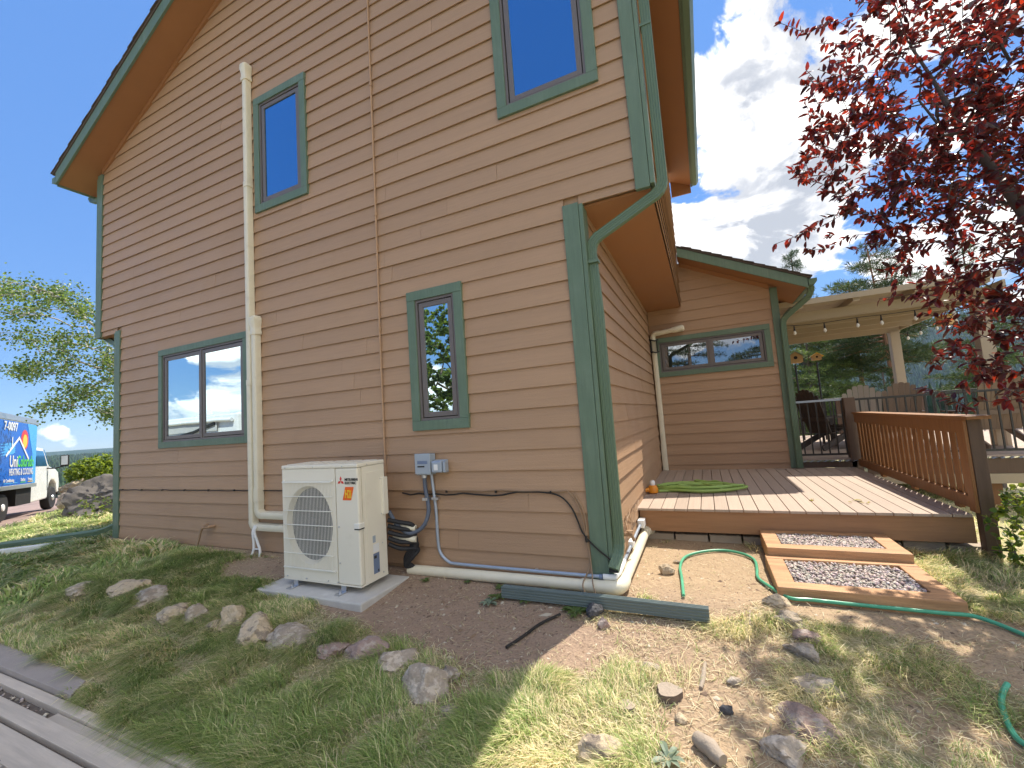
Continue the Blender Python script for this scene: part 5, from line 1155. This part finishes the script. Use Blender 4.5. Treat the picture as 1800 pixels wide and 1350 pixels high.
def leaves(P, D, length, width, r, hang=0.3, fold=1.0):
    """P positions, D twig directions -> vertices (n,9,3)"""
    n = len(P); rnd = r.normal(0, 1, (n, 3)); rnd -= (rnd*D).sum(1, keepdims=True)*D; rnd /= np.linalg.norm(rnd, axis=1, keepdims=True)+1e-9
    ax = 0.55*D+0.9*rnd+np.array([0, 0, -hang]); ax /= np.linalg.norm(ax, axis=1, keepdims=True)
    up_ = np.array([0, 0, 1.0])+r.normal(0, .45, (n, 3)); sd = np.cross(ax, up_); sd /= np.linalg.norm(sd, axis=1, keepdims=True)+1e-9; nm = np.cross(sd, ax)
    L = length*r.uniform(.65, 1.2, (n, 1, 1)); Wd = width*r.uniform(.75, 1.2, (n, 1, 1))
    curl = r.uniform(-.10, .35, (n, 1, 1))
    lp = LEAFP[None]
    return P[:, None]+ax[:, None]*lp[:, :, 1:2]*L+sd[:, None]*lp[:, :, 0:1]*Wd+nm[:, None]*(lp[:, :, 2:3]*Wd*1.6*fold-curl*(lp[:, :, 1:2]**2)*L*.6)
def shell_points(n, ells, r, inner=0.35):
    out = []
    W_ = np.array([e[3]*e[4]*e[5] for e in ells]); W_ = W_/W_.sum()
    for e, w in zip(ells, W_):
        k = int(round(n*w)); d = r.normal(0, 1, (k, 3)); d /= np.linalg.norm(d, axis=1, keepdims=True)
        rr = r.uniform(inner**3, 1, (k, 1))**(1/3); out.append(np.array(e[:3])+d*rr*np.array(e[3:6]))
    return np.concatenate(out)
def twig_leaves(N, par, rad, maxr, per, r, span=None):
    """sample leaf positions along the thin branches"""
    I = np.array([i for i in range(1, len(N)) if rad[i] < maxr])
    P = []; D = []
    a = N[par[I]]; b = N[I]; d = b-a; L = np.linalg.norm(d, axis=1, keepdims=True)+1e-6
    for _ in range(per):
        s = r.random((len(I), 1)); P.append(a+d*s); D.append(d/L)
    return np.concatenate(P), np.concatenate(D)
def leafy(name, label, trunk, targets, r0, bark, leafm, per, length, width, seed, maxr, tints, parts=0, hang=.3, step=.2, group=None, cat='tree', keep=None, wig=.05, minr=.0025, crown='crown', spread=0.0):
    r = np.random.default_rng(seed); base = tuple(np.array(trunk[0]))
    t_ = thing(name, label, cat, base, group=group)
    N, par, rad, leaf = grow(trunk, targets, r0, seed, step=step, wig=wig)
    V, F = limbs_mesh(N, par, rad, 6, minr); mesh_np('trunk', V, F, bark, t_, loc=base, smooth=True)
    P, D = twig_leaves(N, par, rad, maxr, per, r)
    P = P+r.normal(0, 1, P.shape)*spread
    if keep is not None: q = keep(P); P = P[q]; D = D[q]
    LV = leaves(P, D, length, width, r, hang); n = len(P); print(name, 'leaves', n, 'targets', len(targets))
    tn = np.array(tints)[r.choice(len(tints), n)]*r.uniform(.75, 1.25, (n, 1))
    big = np.argsort(np.linalg.norm(P-CAM, axis=1))
    if parts:
        ctr = P-CAM; dep = ctr@FW; inview = (dep > .3) & (np.abs(ctr@RT) < dep*1.2) & (np.abs(ctr@UP) < dep*.9)
        big = np.array([i for i in big if inview[i]]); sel = set(big[:parts].tolist())
    else: sel = set()
    rest = np.array([i for i in range(n) if i not in sel])
    Fr = (LEAFF[None]+(np.arange(len(rest))*9)[:, None, None]).reshape(-1, 3)
    co = mesh_np(crown, LV[rest].reshape(-1, 3), Fr, leafm, t_, tint=np.repeat(tn[rest], 9, 0), loc=base, kind='stuff')
    for i in sorted(sel):
        mesh_np('leaf', LV[i], LEAFF, leafm, co, tint=np.repeat(tn[i:i+1], 9, 0), loc=base)
    return t_
BARKP2 = mat('dark_plum_bark', (0.10, 0.08, 0.072), 0.85, 0.3, 25, 0.7, 50)
# red leaved plum: trunk stands just outside the right edge of the picture
PLUM = leafmat('plum_leaf', (0.070, 0.018, 0.022), (0.30, 0.032, 0.020), 0.40, True, rough=0.34, spec=0.5)
rp = np.random.default_rng(21)
trunkp = [(3.95, 0.95, -0.75), (3.95, 0.97, 0.2), (3.92, 1.0, 0.9), tuple(on(1890, 560, 'Y', 1.08)), tuple(on(1830, 425, 'Y', 1.1)), tuple(on(1790, 360, 'Y', 1.15)), tuple(on(1740, 292, 'Y', 1.2)), tuple(on(1690, 232, 'Y', 1.2)), tuple(on(1668, 190, 'Y', 1.2)), tuple(on(1640, 140, 'Y', 1.25)), tuple(on(1600, 80, 'Y', 1.25)), tuple(on(1570, 0, 'Y', 1.3)), tuple(on(1550, -80, 'Y', 1.3))]
targ = shell_points(2300, [(2.95, 1.25, 3.75, 1.15, 1.3, 1.2), (3.5, 1.2, 2.6, 1.2, 1.25, 1.15), (3.2, 0.95, 1.65, .95, .9, .65), (2.35, 1.3, 3.25, .85, .9, .75), (4.2, 1.3, 3.6, 1.3, 1.3, 1.5), (2.95, .75, 1.3, .55, .55, .42)], rp)
extra = [on(1322, 75, 'Y', 1.0), on(1318, 72, 'Y', 1.1), on(1345, 60, 'Y', 1.2), on(1358, 290, 'Y', 1.1), on(1385, 300, 'Y', 1.1), on(1400, 310, 'Y', 1.2), on(1330, 442, 'Y', 1.2), on(1360, 430, 'Y', 1.2), on(1400, 415, 'Y', 1.1), on(1440, 400, 'Y', 1.1),
         on(1400, 230, 'Y', 1.2), on(1410, 150, 'Y', 1.2), on(1585, 660, 'Y', .75), on(1620, 680, 'Y', .75), on(1640, 600, 'Y', .9), on(1660, 690, 'Y', .8), on(1680, 610, 'Y', .9), on(1545, 525, 'Y', 1.0), on(1700, 720, 'Y', .8), on(1425, 500, 'Y', 1.1), on(1470, 470, 'Y', 1.1), on(1370, 40, 'Y', 1.3), on(1420, 60, 'Y', 1.2), on(1560, 420, 'Y', 1.1), on(1500, 440, 'Y', 1.1)]
def not_house(q): return ~((q[:, 0] < 2.95) & (q[:, 1] > 1.3) & (q[:, 2] < 1.2)) 
def prj(q):
    c = q-CAM; d = np.maximum(c@FW, .05); return 900+FPX*(c@RT)/d, 675-FPX*(c@UP)/d
def plum_shape(q):
    """the tree's own outline: loose on the house side, open above the deck"""
    x, y = prj(q)
    lim = np.interp(y, [-400, 0, 60, 110, 160, 230, 300, 360, 430, 470, 540, 600, 660, 740, 800], [1430, 1385, 1345, 1410, 1395, 1420, 1375, 1490, 1350, 1470, 1560, 1640, 1590, 1660, 1900])
    return x > lim
targ = np.concatenate([targ, np.array(extra)]); targ = targ[not_house(targ) & plum_shape(targ)]
leafy('plum_tree', 'red leaved ornamental plum tree overhanging from the right', trunkp, targ, 0.047, BARKP2, PLUM, 8, 0.078, 0.035, 22, 0.0065,
      [(1, 1, 1), (1.4, 1.1, 1), (0.7, .8, .9), (1.9, 1.5, .8), (.55, .65, .75), (.45, .6, .7), (1.1, .9, 1.1), (.8, 1, 1)], parts=300, hang=.35, step=.14, keep=lambda q: not_house(q) & plum_shape(q+np.array([.04, 0, 0])))
# aspen behind the left corner of the house, one long limb reaching left
ASPEN = leafmat('aspen_leaf', (0.105, 0.150, 0.045), (0.30, 0.42, 0.08), 0.35, True, rough=.35, spec=.5)
ra = np.random.default_rng(31)
at_ = lambda px, py, d: CAM+d*ray(px, py)
trunka = [(-12.6, 3.7, -0.6), (-12.75, 3.6, 1.0), (-12.95, 3.35, 2.4), at_(222, 625, 11.8), at_(190, 592, 11.7), at_(150, 560, 11.5), at_(118, 535, 11.3), at_(90, 515, 11.1), at_(60, 505, 10.9), at_(25, 497, 10.7), at_(-30, 492, 10.5)]
ta = []
for (px, py, sx, sy, n) in ((20, 510, 40, 20, 34), (95, 520, 45, 14, 40), (40, 548, 50, 16, 30), (70, 505, 8, 18, 9), (108, 520, 10, 20, 12), (148, 545, 22, 12, 24), (40, 595, 42, 12, 22), (130, 600, 50, 22, 46), (40, 650, 42, 12, 26), (110, 640, 55, 20, 50), (150, 690, 50, 22, 54), (90, 715, 45, 16, 22), (185, 725, 22, 18, 26), (190, 640, 20, 40, 24), (205, 660, 40, 60, 40), (250, 600, 60, 60, 30)):
    for _ in range(n):
        ta.append(at_(px+ra.normal(0, sx*.55), py+ra.normal(0, sy*.55), ra.uniform(10.4, 12.6)))
ta = np.array(ta)
leafy('aspen_tree', 'green leaved aspen with pale limb reaching left behind the house corner', trunka, ta, 0.075, BARKA, ASPEN, 19, 0.066, 0.062, 32, 0.014,
      [(1, 1, 1), (1.2, 1.2, .9), (.6, .75, .7), (1.5, 1.4, 1.0), (.4, .55, .5), (.5, .6, .6)], hang=.5, step=.22, minr=.003, spread=.12)
# green trees that stand behind the photographer and show only in the glass
tg = shell_points(700, [(-6.9, -9.0, 3.6, 2.0, 1.8, 2.1), (-6.6, -8.6, 1.5, 2.2, 1.6, 1.4), (-5.6, -8.8, 2.6, 1.3, 1.3, 1.6)], ra)
leafy('broadleaf_tree', 'leafy green tree mirrored in the narrow lower window', [(-7, -9, -.9), (-7, -9, 1), (-6.9, -9, 2.5), (-6.9, -9, 4.5), (-6.9, -9, 5.8)], tg, 0.12, BARKG, ASPEN, 24, 0.12, 0.10, 41, 0.02, [(1, 1, 1), (1.3, 1.2, .8), (.6, .7, .7)], step=.3, minr=.005)
# conifers
NEED = leafmat('pine_needles', (0.060, 0.088, 0.040), (0.10, 0.15, 0.05), 0.2, True, rough=.55)
def conifer(label, x, y, h, rad_, seed, zb=None, bare=0.15, dens=1.0, tints=((1, 1, 1), (1.35, 1.25, .95), (.65, .75, .8)), bark=BARKG, lean=(0, 0), tuft=.16, name='pine_tree', curve_=1.0, group='conifers behind the raised deck'):
    r = np.random.default_rng(seed); zb = float(H(x, y)) if zb is None else zb; base = (x, y, zb)
    t_ = thing(name, label, 'tree', base, group=group); V = []; F = []; k = 0
    tp = [Vector((x+lean[0]*s, y+lean[1]*s, zb+h*s)) for s in np.linspace(0, 1, 9)]
    tw = MB().tube(tp, [max(.02, h*.017*(1-s*.93)) for s in np.linspace(0, 1, 9)], 8); LV = []; LD = []
    n = int(h*7*dens)
    for i in range(n):
        s = bare+(1-bare)*(i+r.random())/n; a = r.uniform(0, 6.283); L = rad_*((1-s)**curve_)*r.uniform(.65, 1.1)*(1 if s > bare+.08 else .75)+.18
        o = np.array([x+lean[0]*s, y+lean[1]*s, zb+h*s]); d = np.array([math.cos(a), math.sin(a), r.uniform(-.15, .30)])
        m = max(3, int(L/.16)); pts = [o+d*L*q/m+np.array([0, 0, -.10*L*(q/m)**2]) for q in range(m+1)]
        tw.tube(pts, [max(.005, .016*L*(1-q/m)+.004) for q in range(m+1)], 4, cap=False)
        for q in range(1, m+1):
            e = 0.45*L*(1-q/m)+.10
            for sgn in (-1, 1):
                sd = np.array([-d[1], d[0], 0])*sgn+d*.8; kk = max(1, int(e/.12))
                for u in range(kk):
                    LV.append(pts[q]+sd*e*(u+r.random())/kk+np.array([0, 0, r.uniform(-.06, .06)])); LD.append(sd+np.array([0, 0, r.uniform(-.2, .4)]))
            LV.append(pts[q]); LD.append(d+np.array([0, 0, .3]))
    tw.build('trunk', bark, t_, smooth=True)
    LV = np.array(LV); LD = np.array(LD); LD /= np.linalg.norm(LD, axis=1, keepdims=True); c = len(LV); nn = 11
    dirs = LD[:, None]*r.uniform(.2, .9, (c, nn, 1))+r.normal(0, .55, (c, nn, 3))+np.array([0, 0, .15]); dirs /= np.linalg.norm(dirs, axis=2, keepdims=True)
    ln = tuft*r.uniform(.6, 1.15, (c, nn, 1)); b0 = LV[:, None]+r.normal(0, .02, (c, nn, 3)); tip = b0+dirs*ln
    sd = np.cross(dirs, r.normal(0, 1, (c, nn, 3))); sd /= np.linalg.norm(sd, axis=2, keepdims=True)+1e-9; mid = b0+dirs*ln*.5
    tri = np.stack([b0, mid+sd*.0085, tip, mid-sd*.0085], 2).reshape(-1, 3); Fq = np.arange(len(tri)).reshape(-1, 4)
    tn = np.array(tints)[r.choice(len(tints), c)]*r.uniform(.75, 1.3, (c, 1)); tn = np.repeat(tn, nn*4, 0)
    mesh_np('crown', tri, Fq, NEED, t_, tint=tn, loc=base, kind='stuff'); return t_
conifer('tall ponderosa pine with orange trunk behind the pergola post', 6.2, 13.0, 7.1, 2.3, 51, bare=.45, bark=BARKP, dens=1.1, lean=(-.3, 0), tuft=.22, curve_=.6)
conifer('bushy pale green spruce left of the orange trunked pine', 4.3, 14.5, 5.6, 2.6, 52, bare=.03, dens=1.7, tints=((2.2, 2.1, 1.4), (1.5, 1.5, 1.2), (3.0, 2.8, 1.7)), curve_=.8)
conifer('dark spruce close beside the wing wall corner', 3.15, 12.3, 5.2, 1.9, 53, bare=.03, dens=1.6, tints=((1.4, 1.5, 1.2), (2.2, 2.1, 1.4), (.8, .9, .8)))
conifer('bluish spruce tip rising above the wing roof', 4.75, 17.5, 8.6, 2.2, 54, bare=.2, dens=2.0, tints=((.85, 1.05, 1.15), (.6, .8, .85)))
conifer('leaning pine with loose crown above the pergola roof', 6.0, 15.5, 6.7, 2.8, 55, bare=.5, bark=BARKP, dens=1.2, tints=((1.5, 1.45, .9), (1, 1, .8)), tuft=.22, curve_=.5)
conifer('low young pine seen between the chairs', 5.6, 12.2, 2.9, 1.5, 56, bare=.05, dens=2.0, tints=((1.4, 1.4, .9), (1, 1, .8)))
conifer('broad pine standing right of the pergola post', 8.6, 14.2, 7.5, 2.4, 57, bare=.1, dens=1.2, tints=((1.3, 1.3, .9), (.9, 1, .8)))
conifer('second dark pine mirrored in the right half of the wing window', 3.3, -8.6, 8.0, 2.8, 59, bare=.08, dens=.9, group='trees behind the photographer')
conifer('dark pine mirrored in the left half of the wing window', 0.4, -8.4, 8.5, 2.9, 58, bare=.08, dens=.9, group='trees behind the photographer')
# ------------------------------------------------------------------ shrubs
SHRUB = leafmat('shrub_leaf', (0.085, 0.125, 0.030), (0.35, 0.45, 0.07), 0.4, True)
def shrub(name, label, c, rx, ry, rz, seed, n=60, L=.05, Wd=.03, per=5, tints=((1, 1, 1), (1.4, 1.3, .8), (.6, .8, .7))):
    r = np.random.default_rng(seed); c = np.array(c); tg_ = shell_points(n, [(c[0], c[1], c[2]+rz*.9, rx, ry, rz)], r); tg_[:, 2] = np.maximum(tg_[:, 2], c[2]+.06)
    return leafy(name, label, [tuple(c+np.array([0, 0, -.05])), tuple(c+np.array([0, 0, .06]))], tg_, .012, BARKG, SHRUB, per, L, Wd, seed, .02, tints, step=.07, cat='shrub', minr=.0018, crown='foliage')
g0 = gnd(1785, 1010); shrub('rose_shrub', 'sunlit thin stemmed shrub at the right edge beside the deck post', (g0[0]+.24, g0[1]+.02, g0[2]), .33, .33, .36, 61, 240, .05, .034, 4)
shrub('hillside_shrub', 'bright green shrub behind the dark boulder by the drive', tuple(CAM+14.5*ray(178, 852)), 1.0, .9, .55, 62, 420, .09, .07, 8, ((1.5, 1.4, .9), (1.1, 1.1, .8)))
shrub('hillside_shrub', 'small weedy plant at the foot of the dark boulder', (-12.6, 1.75, float(H(-12.6, 1.75))), .55, .4, .3, 63, 60, .05, .03, 4)
def weed(px, py, s, seed, label, n=9, grey=False):
    r = random.Random(seed); p = gnd(px, py); t_ = thing('weed_plant', label, 'plant', tuple(p), group='low weeds')
    m = MATS['mullein_leaf'] if grey else MATS['weed_leaf']
    for i in range(n):
        a = 6.283*i/n+r.uniform(-.3, .3); L = s*r.uniform(.7, 1.1); el = r.uniform(.25, .9); w = L*.17
        d = Vector((math.cos(a), math.sin(a), 0)); q = Vector((-d.y, d.x, 0)); vs = []; b = Vector(p)
        for k_, (u, ww) in enumerate(((0, .15), (.3, .8), (.6, 1), (.85, .6), (1, .05))):
            z = L*(el*u-.75*el*u*u); ctr = b+d*L*u*.9+Vector((0, 0, z+.004)); vs += [ctr+q*w*ww+Vector((0, 0, w*.35*ww)), ctr, ctr-q*w*ww+Vector((0, 0, w*.35*ww))]
        fs = []
        for k_ in range(4): fs += [(3*k_, 3*k_+1, 3*k_+4, 3*k_+3), (3*k_+1, 3*k_+2, 3*k_+5, 3*k_+4)]
        MB().add(vs, fs).build('leaf', m, t_)
leafmat('weed_leaf', (0.10, 0.15, 0.045), (.25, .35, .07), .3); leafmat('mullein_leaf', (0.22, 0.28, 0.20), (.3, .38, .2), .25)
for i, (px, py, s, l, gy_) in enumerate(((1175, 1338, .09, 'pale grey green rosette weed at the bottom edge', True), (875, 1052, .09, 'leafy weed beside the end of the loose downspout', False), (860, 1062, .10, 'grey green weed in the shaded soil', True), (925, 1058, .08, 'small weed in front of the loose downspout', False), (1012, 1078, .12, 'bright fern like weed beside the dark lava rock', False), (748, 1022, .06, 'tiny weed at the wall base right of the pad', False), (822, 1025, .05, 'seedling below the cream ground pipe', False), (880, 1035, .08, 'green weed between pipe and downspout', False))):
    weed(px, py, s, 80+i, l, 11, gy_)

def sprig(px, py, label, seed, n=7):
    r = random.Random(seed); p = on(px, py, 'Z', DZ+.004); t_ = thing('leaf_sprig', label, 'leaves', tuple(p), group='fallen leaves on the deck')
    for i in range(n):
        a = r.uniform(0, 6.28); L = r.uniform(.05, .09); o = Vector((p[0]+r.uniform(-.09, .09), p[1]+r.uniform(-.07, .07), p[2])); d = Vector((math.cos(a), math.sin(a), r.uniform(0, .25))); q = Vector((-d.y, d.x, 0))*L*.2
        MB().add([o, o+d*L*.5+q+Vector((0, 0, .006)), o+d*L, o+d*L*.5-q+Vector((0, 0, .006)), o+d*L*.5], [(0, 1, 4), (1, 2, 4), (0, 4, 3), (4, 2, 3)]).build('leaf', MATS['yellow_leaf'], t_)
leafmat('yellow_leaf', (0.42, 0.36, 0.07), (.4, .35, .06), .3)
sprig(1508, 882, 'yellowed leaf sprig fallen on the sunlit deck', 5); sprig(1421, 877, 'single dry leaf fragment on the deck boards', 6, 2)
# ------------------------------------------------------------------ distant forest
def forest():
    r = np.random.default_rng(71); C_ = []
    for (az0, az1, r0, r1, n) in ((math.radians(-80), math.radians(-62), 300, 2600, 15000), (math.radians(2), math.radians(34), 60, 1500, 15000)):
        az = r.uniform(az0, az1, n); rr = np.sqrt(r.uniform(r0**2, r1**2, n))*r.uniform(.6, 1, n)
        C_.append(np.stack([CAM[0]+np.sin(az)*rr, CAM[1]+np.cos(az)*rr], 1))
    P = np.concatenate(C_); d = np.hypot(P[:, 0], P[:, 1]); P = P[(d > 70) & (fbm(P[:, 0], P[:, 1], .006, 3) > .30)]; n = len(P)
    z = H(P[:, 0], P[:, 1]); h = r.uniform(7, 14, n); w = h*r.uniform(.16, .24, n)
    ang = np.arange(6)*np.pi/3; V = []; T = []
    prof = [(0.08, 1.0), (.42, .55), (.40, .72), (.72, .28), (.70, .42), (1.0, 0.0)]
    for (fz, fr) in prof:
        jit = r.uniform(.75, 1.2, (n, 6)); V.append(np.stack([P[:, 0:1]+np.cos(ang)*w[:, None]*fr*jit, P[:, 1:2]+np.sin(ang)*w[:, None]*fr*jit, np.repeat((z+h*fz)[:, None], 6, 1)], -1))
    V = np.stack(V, 1).reshape(n, -1, 3); F = []
    for j in (0, 2, 4):
        for k in range(6): F.append((j*6+k, j*6+(k+1) % 6, (j+1)*6+(k+1) % 6, (j+1)*6+k))
    F = (np.array(F)[None]+(np.arange(n)*36)[:, None, None]).reshape(-1, 4)
    tn = np.repeat(r.uniform(.6, 1.5, (n, 1))*np.array([1, 1, 1])*r.uniform(.85, 1.15, (n, 3)), 36, 0)
    mesh_np('distant_forest', V.reshape(-1, 3), F, attrmat('far_conifer', (0.045, 0.075, 0.038), 1.0), tint=tn, label='conifer forest covering the far hillsides', cat='forest', kind='stuff')
forest()

# ------------------------------------------------------------------ grass
def grass():
    r = np.random.default_rng(91)
    def cand(n, x0, x1, y0, y1): return np.stack([r.uniform(x0, x1, n), r.uniform(y0, y1, n)], 1)
    P = np.concatenate([cand(760000, -5.5, 3.6, -3.2, 0.1), cand(100000, 0.1, 3.8, 0, 1.5), cand(200000, -13, -5.5, -3.0, 1.2), cand(120000, -22, -8, -2.5, 6), cand(60000, 2.9, 8, -2.5, 9)])
    x, y = P[:, 0], P[:, 1]
    c = P-CAM[:2]; dz = H(x, y)-CAM[2]; q = np.column_stack([c, dz]); dep = q@FW
    vis = (dep > .3) & (np.abs(q@RT) < dep*1.27+.9) & (q@UP > -dep*1.0) 
    inside = (x > -7.42) & (x < -0.02) & (y > -0.02) | (y > 1.44) & (x > -0.1) & (x < 2.95) & (y > 1.4) | (x > -8) & (y < -1.93) & (x < 0.6) & (y < -2.10) | (x > -5.2) & (x < -3.1) & (y < -1.95)
    inside |= (x > 1.15) & (x < 2.18) & (y > .12) & (y < 1.45) | (x > -3.15) & (x < -1.84) & (y > -.80) & (y < -.15)
    ctr = Vector((-17.6, 2.55, 0)); a = (x+18.45)*(-TH.y)+(y+0.30)*TH.x; inside |= (np.abs(a) < 2.9+.5*(vnoise(x, y, .8)-.5)) & (x < -10)
    cv_ = cover(x, y); cl = fbm(x, y, 5.5, 3); far_ = x < -5.5
    dens = .80*np.clip((cv_-.12)*1.15, 0, 1)*np.where(far_, .9, np.clip((cl-.24)*2.8, .12, 1))
    ok = vis & ~inside & (r.random(len(P)) < dens); P = P[ok]; cl = cl[ok]; cv_ = cv_[ok]; n = len(P); x, y = P[:, 0], P[:, 1]; far_ = far_[ok]
    z = H(x, y)
    L = np.clip(.05+.115*np.clip(cl-.32, 0, .4)/.4+r.normal(0, .012, n), .02, .2)*np.where(far_, 1.5, 1)*(.55+.6*cv_)
    flow = fbm(x, y, 1.1, 2)*9+r.normal(0, .75, n); lean = r.uniform(.7, 1.75, n)
    d = np.stack([np.cos(flow), np.sin(flow), np.zeros(n)], 1); s = np.stack([-d[:, 1], d[:, 0], np.zeros(n)], 1)
    w = r.uniform(.0011, .0024, n)*np.where(far_, 3.2, 1)*np.where(np.hypot(x-CAM[0], y-CAM[1]) > 4, 1.5, 1.0)
    b = np.column_stack([x, y, z-.004]); h1 = L*.5; 
    m_ = b+d*(L*.28*lean)[:, None]+np.array([0, 0, 1])*(h1*np.clip(1.25-.4*lean, .5, 1))[:, None]
    t_ = b+d*(L*.80*lean)[:, None]+np.array([0, 0, 1])*(L*np.clip(1.05-.55*lean, .14, 1))[:, None]
    V = np.stack([b-s*w[:, None], b+s*w[:, None], m_+s*(w*.8)[:, None], m_-s*(w*.8)[:, None], t_], 1).reshape(-1, 3)
    o = np.arange(n)*5; F = np.concatenate([np.stack([o, o+1, o+2], 1), np.stack([o, o+2, o+3], 1), np.stack([o+3, o+2, o+4], 1)])
    straw = np.array([.86, .75, .47]); green = np.array([.34, .44, .14]); pale = np.array([.60, .62, .29]); deep = np.array([.22, .33, .10])
    k = r.random(n); big = fbm(x, y, 2.3, 3); lit = smooth(-.7, .2, x)
    ps = np.clip(.24+.26*lit+1.1*(.52-big)+.30*(.5-cl), .05, .85)
    col = np.where((k < ps)[:, None], straw, np.where((k < ps+.25*(1-ps))[:, None], pale, np.where((k < ps+.75*(1-ps))[:, None], green, deep)))
    col = col*r.uniform(.7, 1.25, (n, 1)); T = np.repeat(col, 5, 0)
    m2 = 230000; q2 = np.concatenate([cand(m2, -5.5, 3.4, -3.0, 0.0), cand(30000, .1, 3.4, 0, 1.4)]); x2, y2 = q2[:, 0], q2[:, 1]
    k2 = (r.random(len(q2)) < np.clip(cover(x2, y2)*1.3+.04, 0, 1)) & ~((x2 > -8) & (y2 < -2.10) & (x2 < .6) | (x2 > -5.2) & (x2 < -3.1) & (y2 < -1.95) | (x2 > 1.15) & (x2 < 2.18) & (y2 > .12) | (x2 > -3.15) & (x2 < -1.84) & (y2 > -.80) & (y2 < -.15) | (x2 > -7.42) & (x2 < -.02) & (y2 > -.02))
    x2, y2 = x2[k2], y2[k2]; n2 = len(x2); a2 = r.uniform(0, 6.283, n2); d2 = np.stack([np.cos(a2), np.sin(a2), r.uniform(-.1, .35, n2)], 1); s2 = np.stack([-np.sin(a2), np.cos(a2), np.zeros(n2)], 1)
    b2 = np.column_stack([x2, y2, H(x2, y2)+r.uniform(.001, .016, n2)]); L2 = r.uniform(.02, .075, n2)[:, None]; w2 = r.uniform(.0009, .002, n2)[:, None]
    V2 = np.stack([b2-s2*w2, b2+s2*w2, b2+d2*L2*.6+s2*w2, b2+d2*L2*.6-s2*w2, b2+d2*L2*np.array([1, 1, .6])], 1).reshape(-1, 3); o2 = np.arange(n2)*5+len(V)
    F = np.concatenate([F, np.stack([o2, o2+1, o2+2], 1), np.stack([o2, o2+2, o2+3], 1), np.stack([o2+3, o2+2, o2+4], 1)]); V = np.concatenate([V, V2])
    c2 = np.array([(.74, .65, .44), (.58, .49, .33), (.84, .77, .56), (.42, .42, .20)])[r.choice(4, n2)]*r.uniform(.75, 1.15, (n2, 1)); T = np.concatenate([T, np.repeat(c2, 5, 0)])
    mesh_np('grass', V, F, leafmat('grass_blade', (1, 1, 1), (1.0, 1.0, .8), .40, True, rough=.5, spec=.25), tint=T, label='patchy long fine grass and dry straw on the lawn', cat='grass', kind='stuff')
    # fallen leaves, bark chips and small pebbles lying on the soil
    m = 3800; x = np.concatenate([r.uniform(-3.6, .3, m//2), r.uniform(0, 3.0, m//2)]); y = np.concatenate([r.uniform(-1.2, -.1, m//2), r.uniform(-1.6, 1.4, m//2)])
    ok = ~((x > 1.15) & (x < 2.18) & (y > .12) | (x > -3.15) & (x < -1.84) & (y > -.80) & (y < -.15)); x = x[ok]; y = y[ok]; m = len(x)
    base = np.array([(1, 0, 0), (-1, 0, 0), (0, 1, 0), (0, -1, 0), (0, 0, 1)], float); fs = np.array([(0, 2, 4), (2, 1, 4), (1, 3, 4), (3, 0, 4)])
    sz = (r.gamma(2.0, .0022, (m, 1, 1))+.0015)*r.uniform(.5, 1.5, (m, 5, 3)); a = r.uniform(0, 6.28, m)
    V = base[None]*sz*np.array([1, 1, .7]); V[:, :, 0] *= r.uniform(.6, 2.2, (m, 1)); X = V[:, :, 0]*np.cos(a)[:, None]-V[:, :, 1]*np.sin(a)[:, None]; Y = V[:, :, 0]*np.sin(a)[:, None]+V[:, :, 1]*np.cos(a)[:, None]
    V = np.stack([X+x[:, None], Y+y[:, None], V[:, :, 2]+(H(x, y))[:, None]], -1); F = (fs[None]+(np.arange(m)*5)[:, None, None]).reshape(-1, 3)
    pc = np.array([(.42, .33, .22), (.25, .17, .11), (.5, .44, .34), (.16, .11, .08)])[r.choice(4, m)]
    mesh_np('soil_litter', V.reshape(-1, 3), F, attrmat('litter', (1, 1, 1)), tint=np.repeat(pc, 5, 0), label='small stones and bark chips scattered over the bare soil', cat='pebbles', kind='stuff')
grass()

# ------------------------------------------------------------------ the air between here and the far hills
hm = bpy.data.materials.new('thin_haze'); hm.use_nodes = True; ht = NT(hm.node_tree); hm.node_tree.nodes.clear()
hv = ht.n('ShaderNodeVolumePrincipled', {'Color': (0.55, 0.76, 1.0, 1), 'Density': 0.00014, 'Anisotropy': 0.2})
ht.n('ShaderNodeOutputMaterial', {'Volume': hv.outputs[0]})
zlo = float(GZ.min())-1.5; zhi = max(float(GZ.max())+20, 60)
MB().box(-6900, 6900, -6900, 6900, zlo, zhi).build('haze', hm, None, kind='stuff')
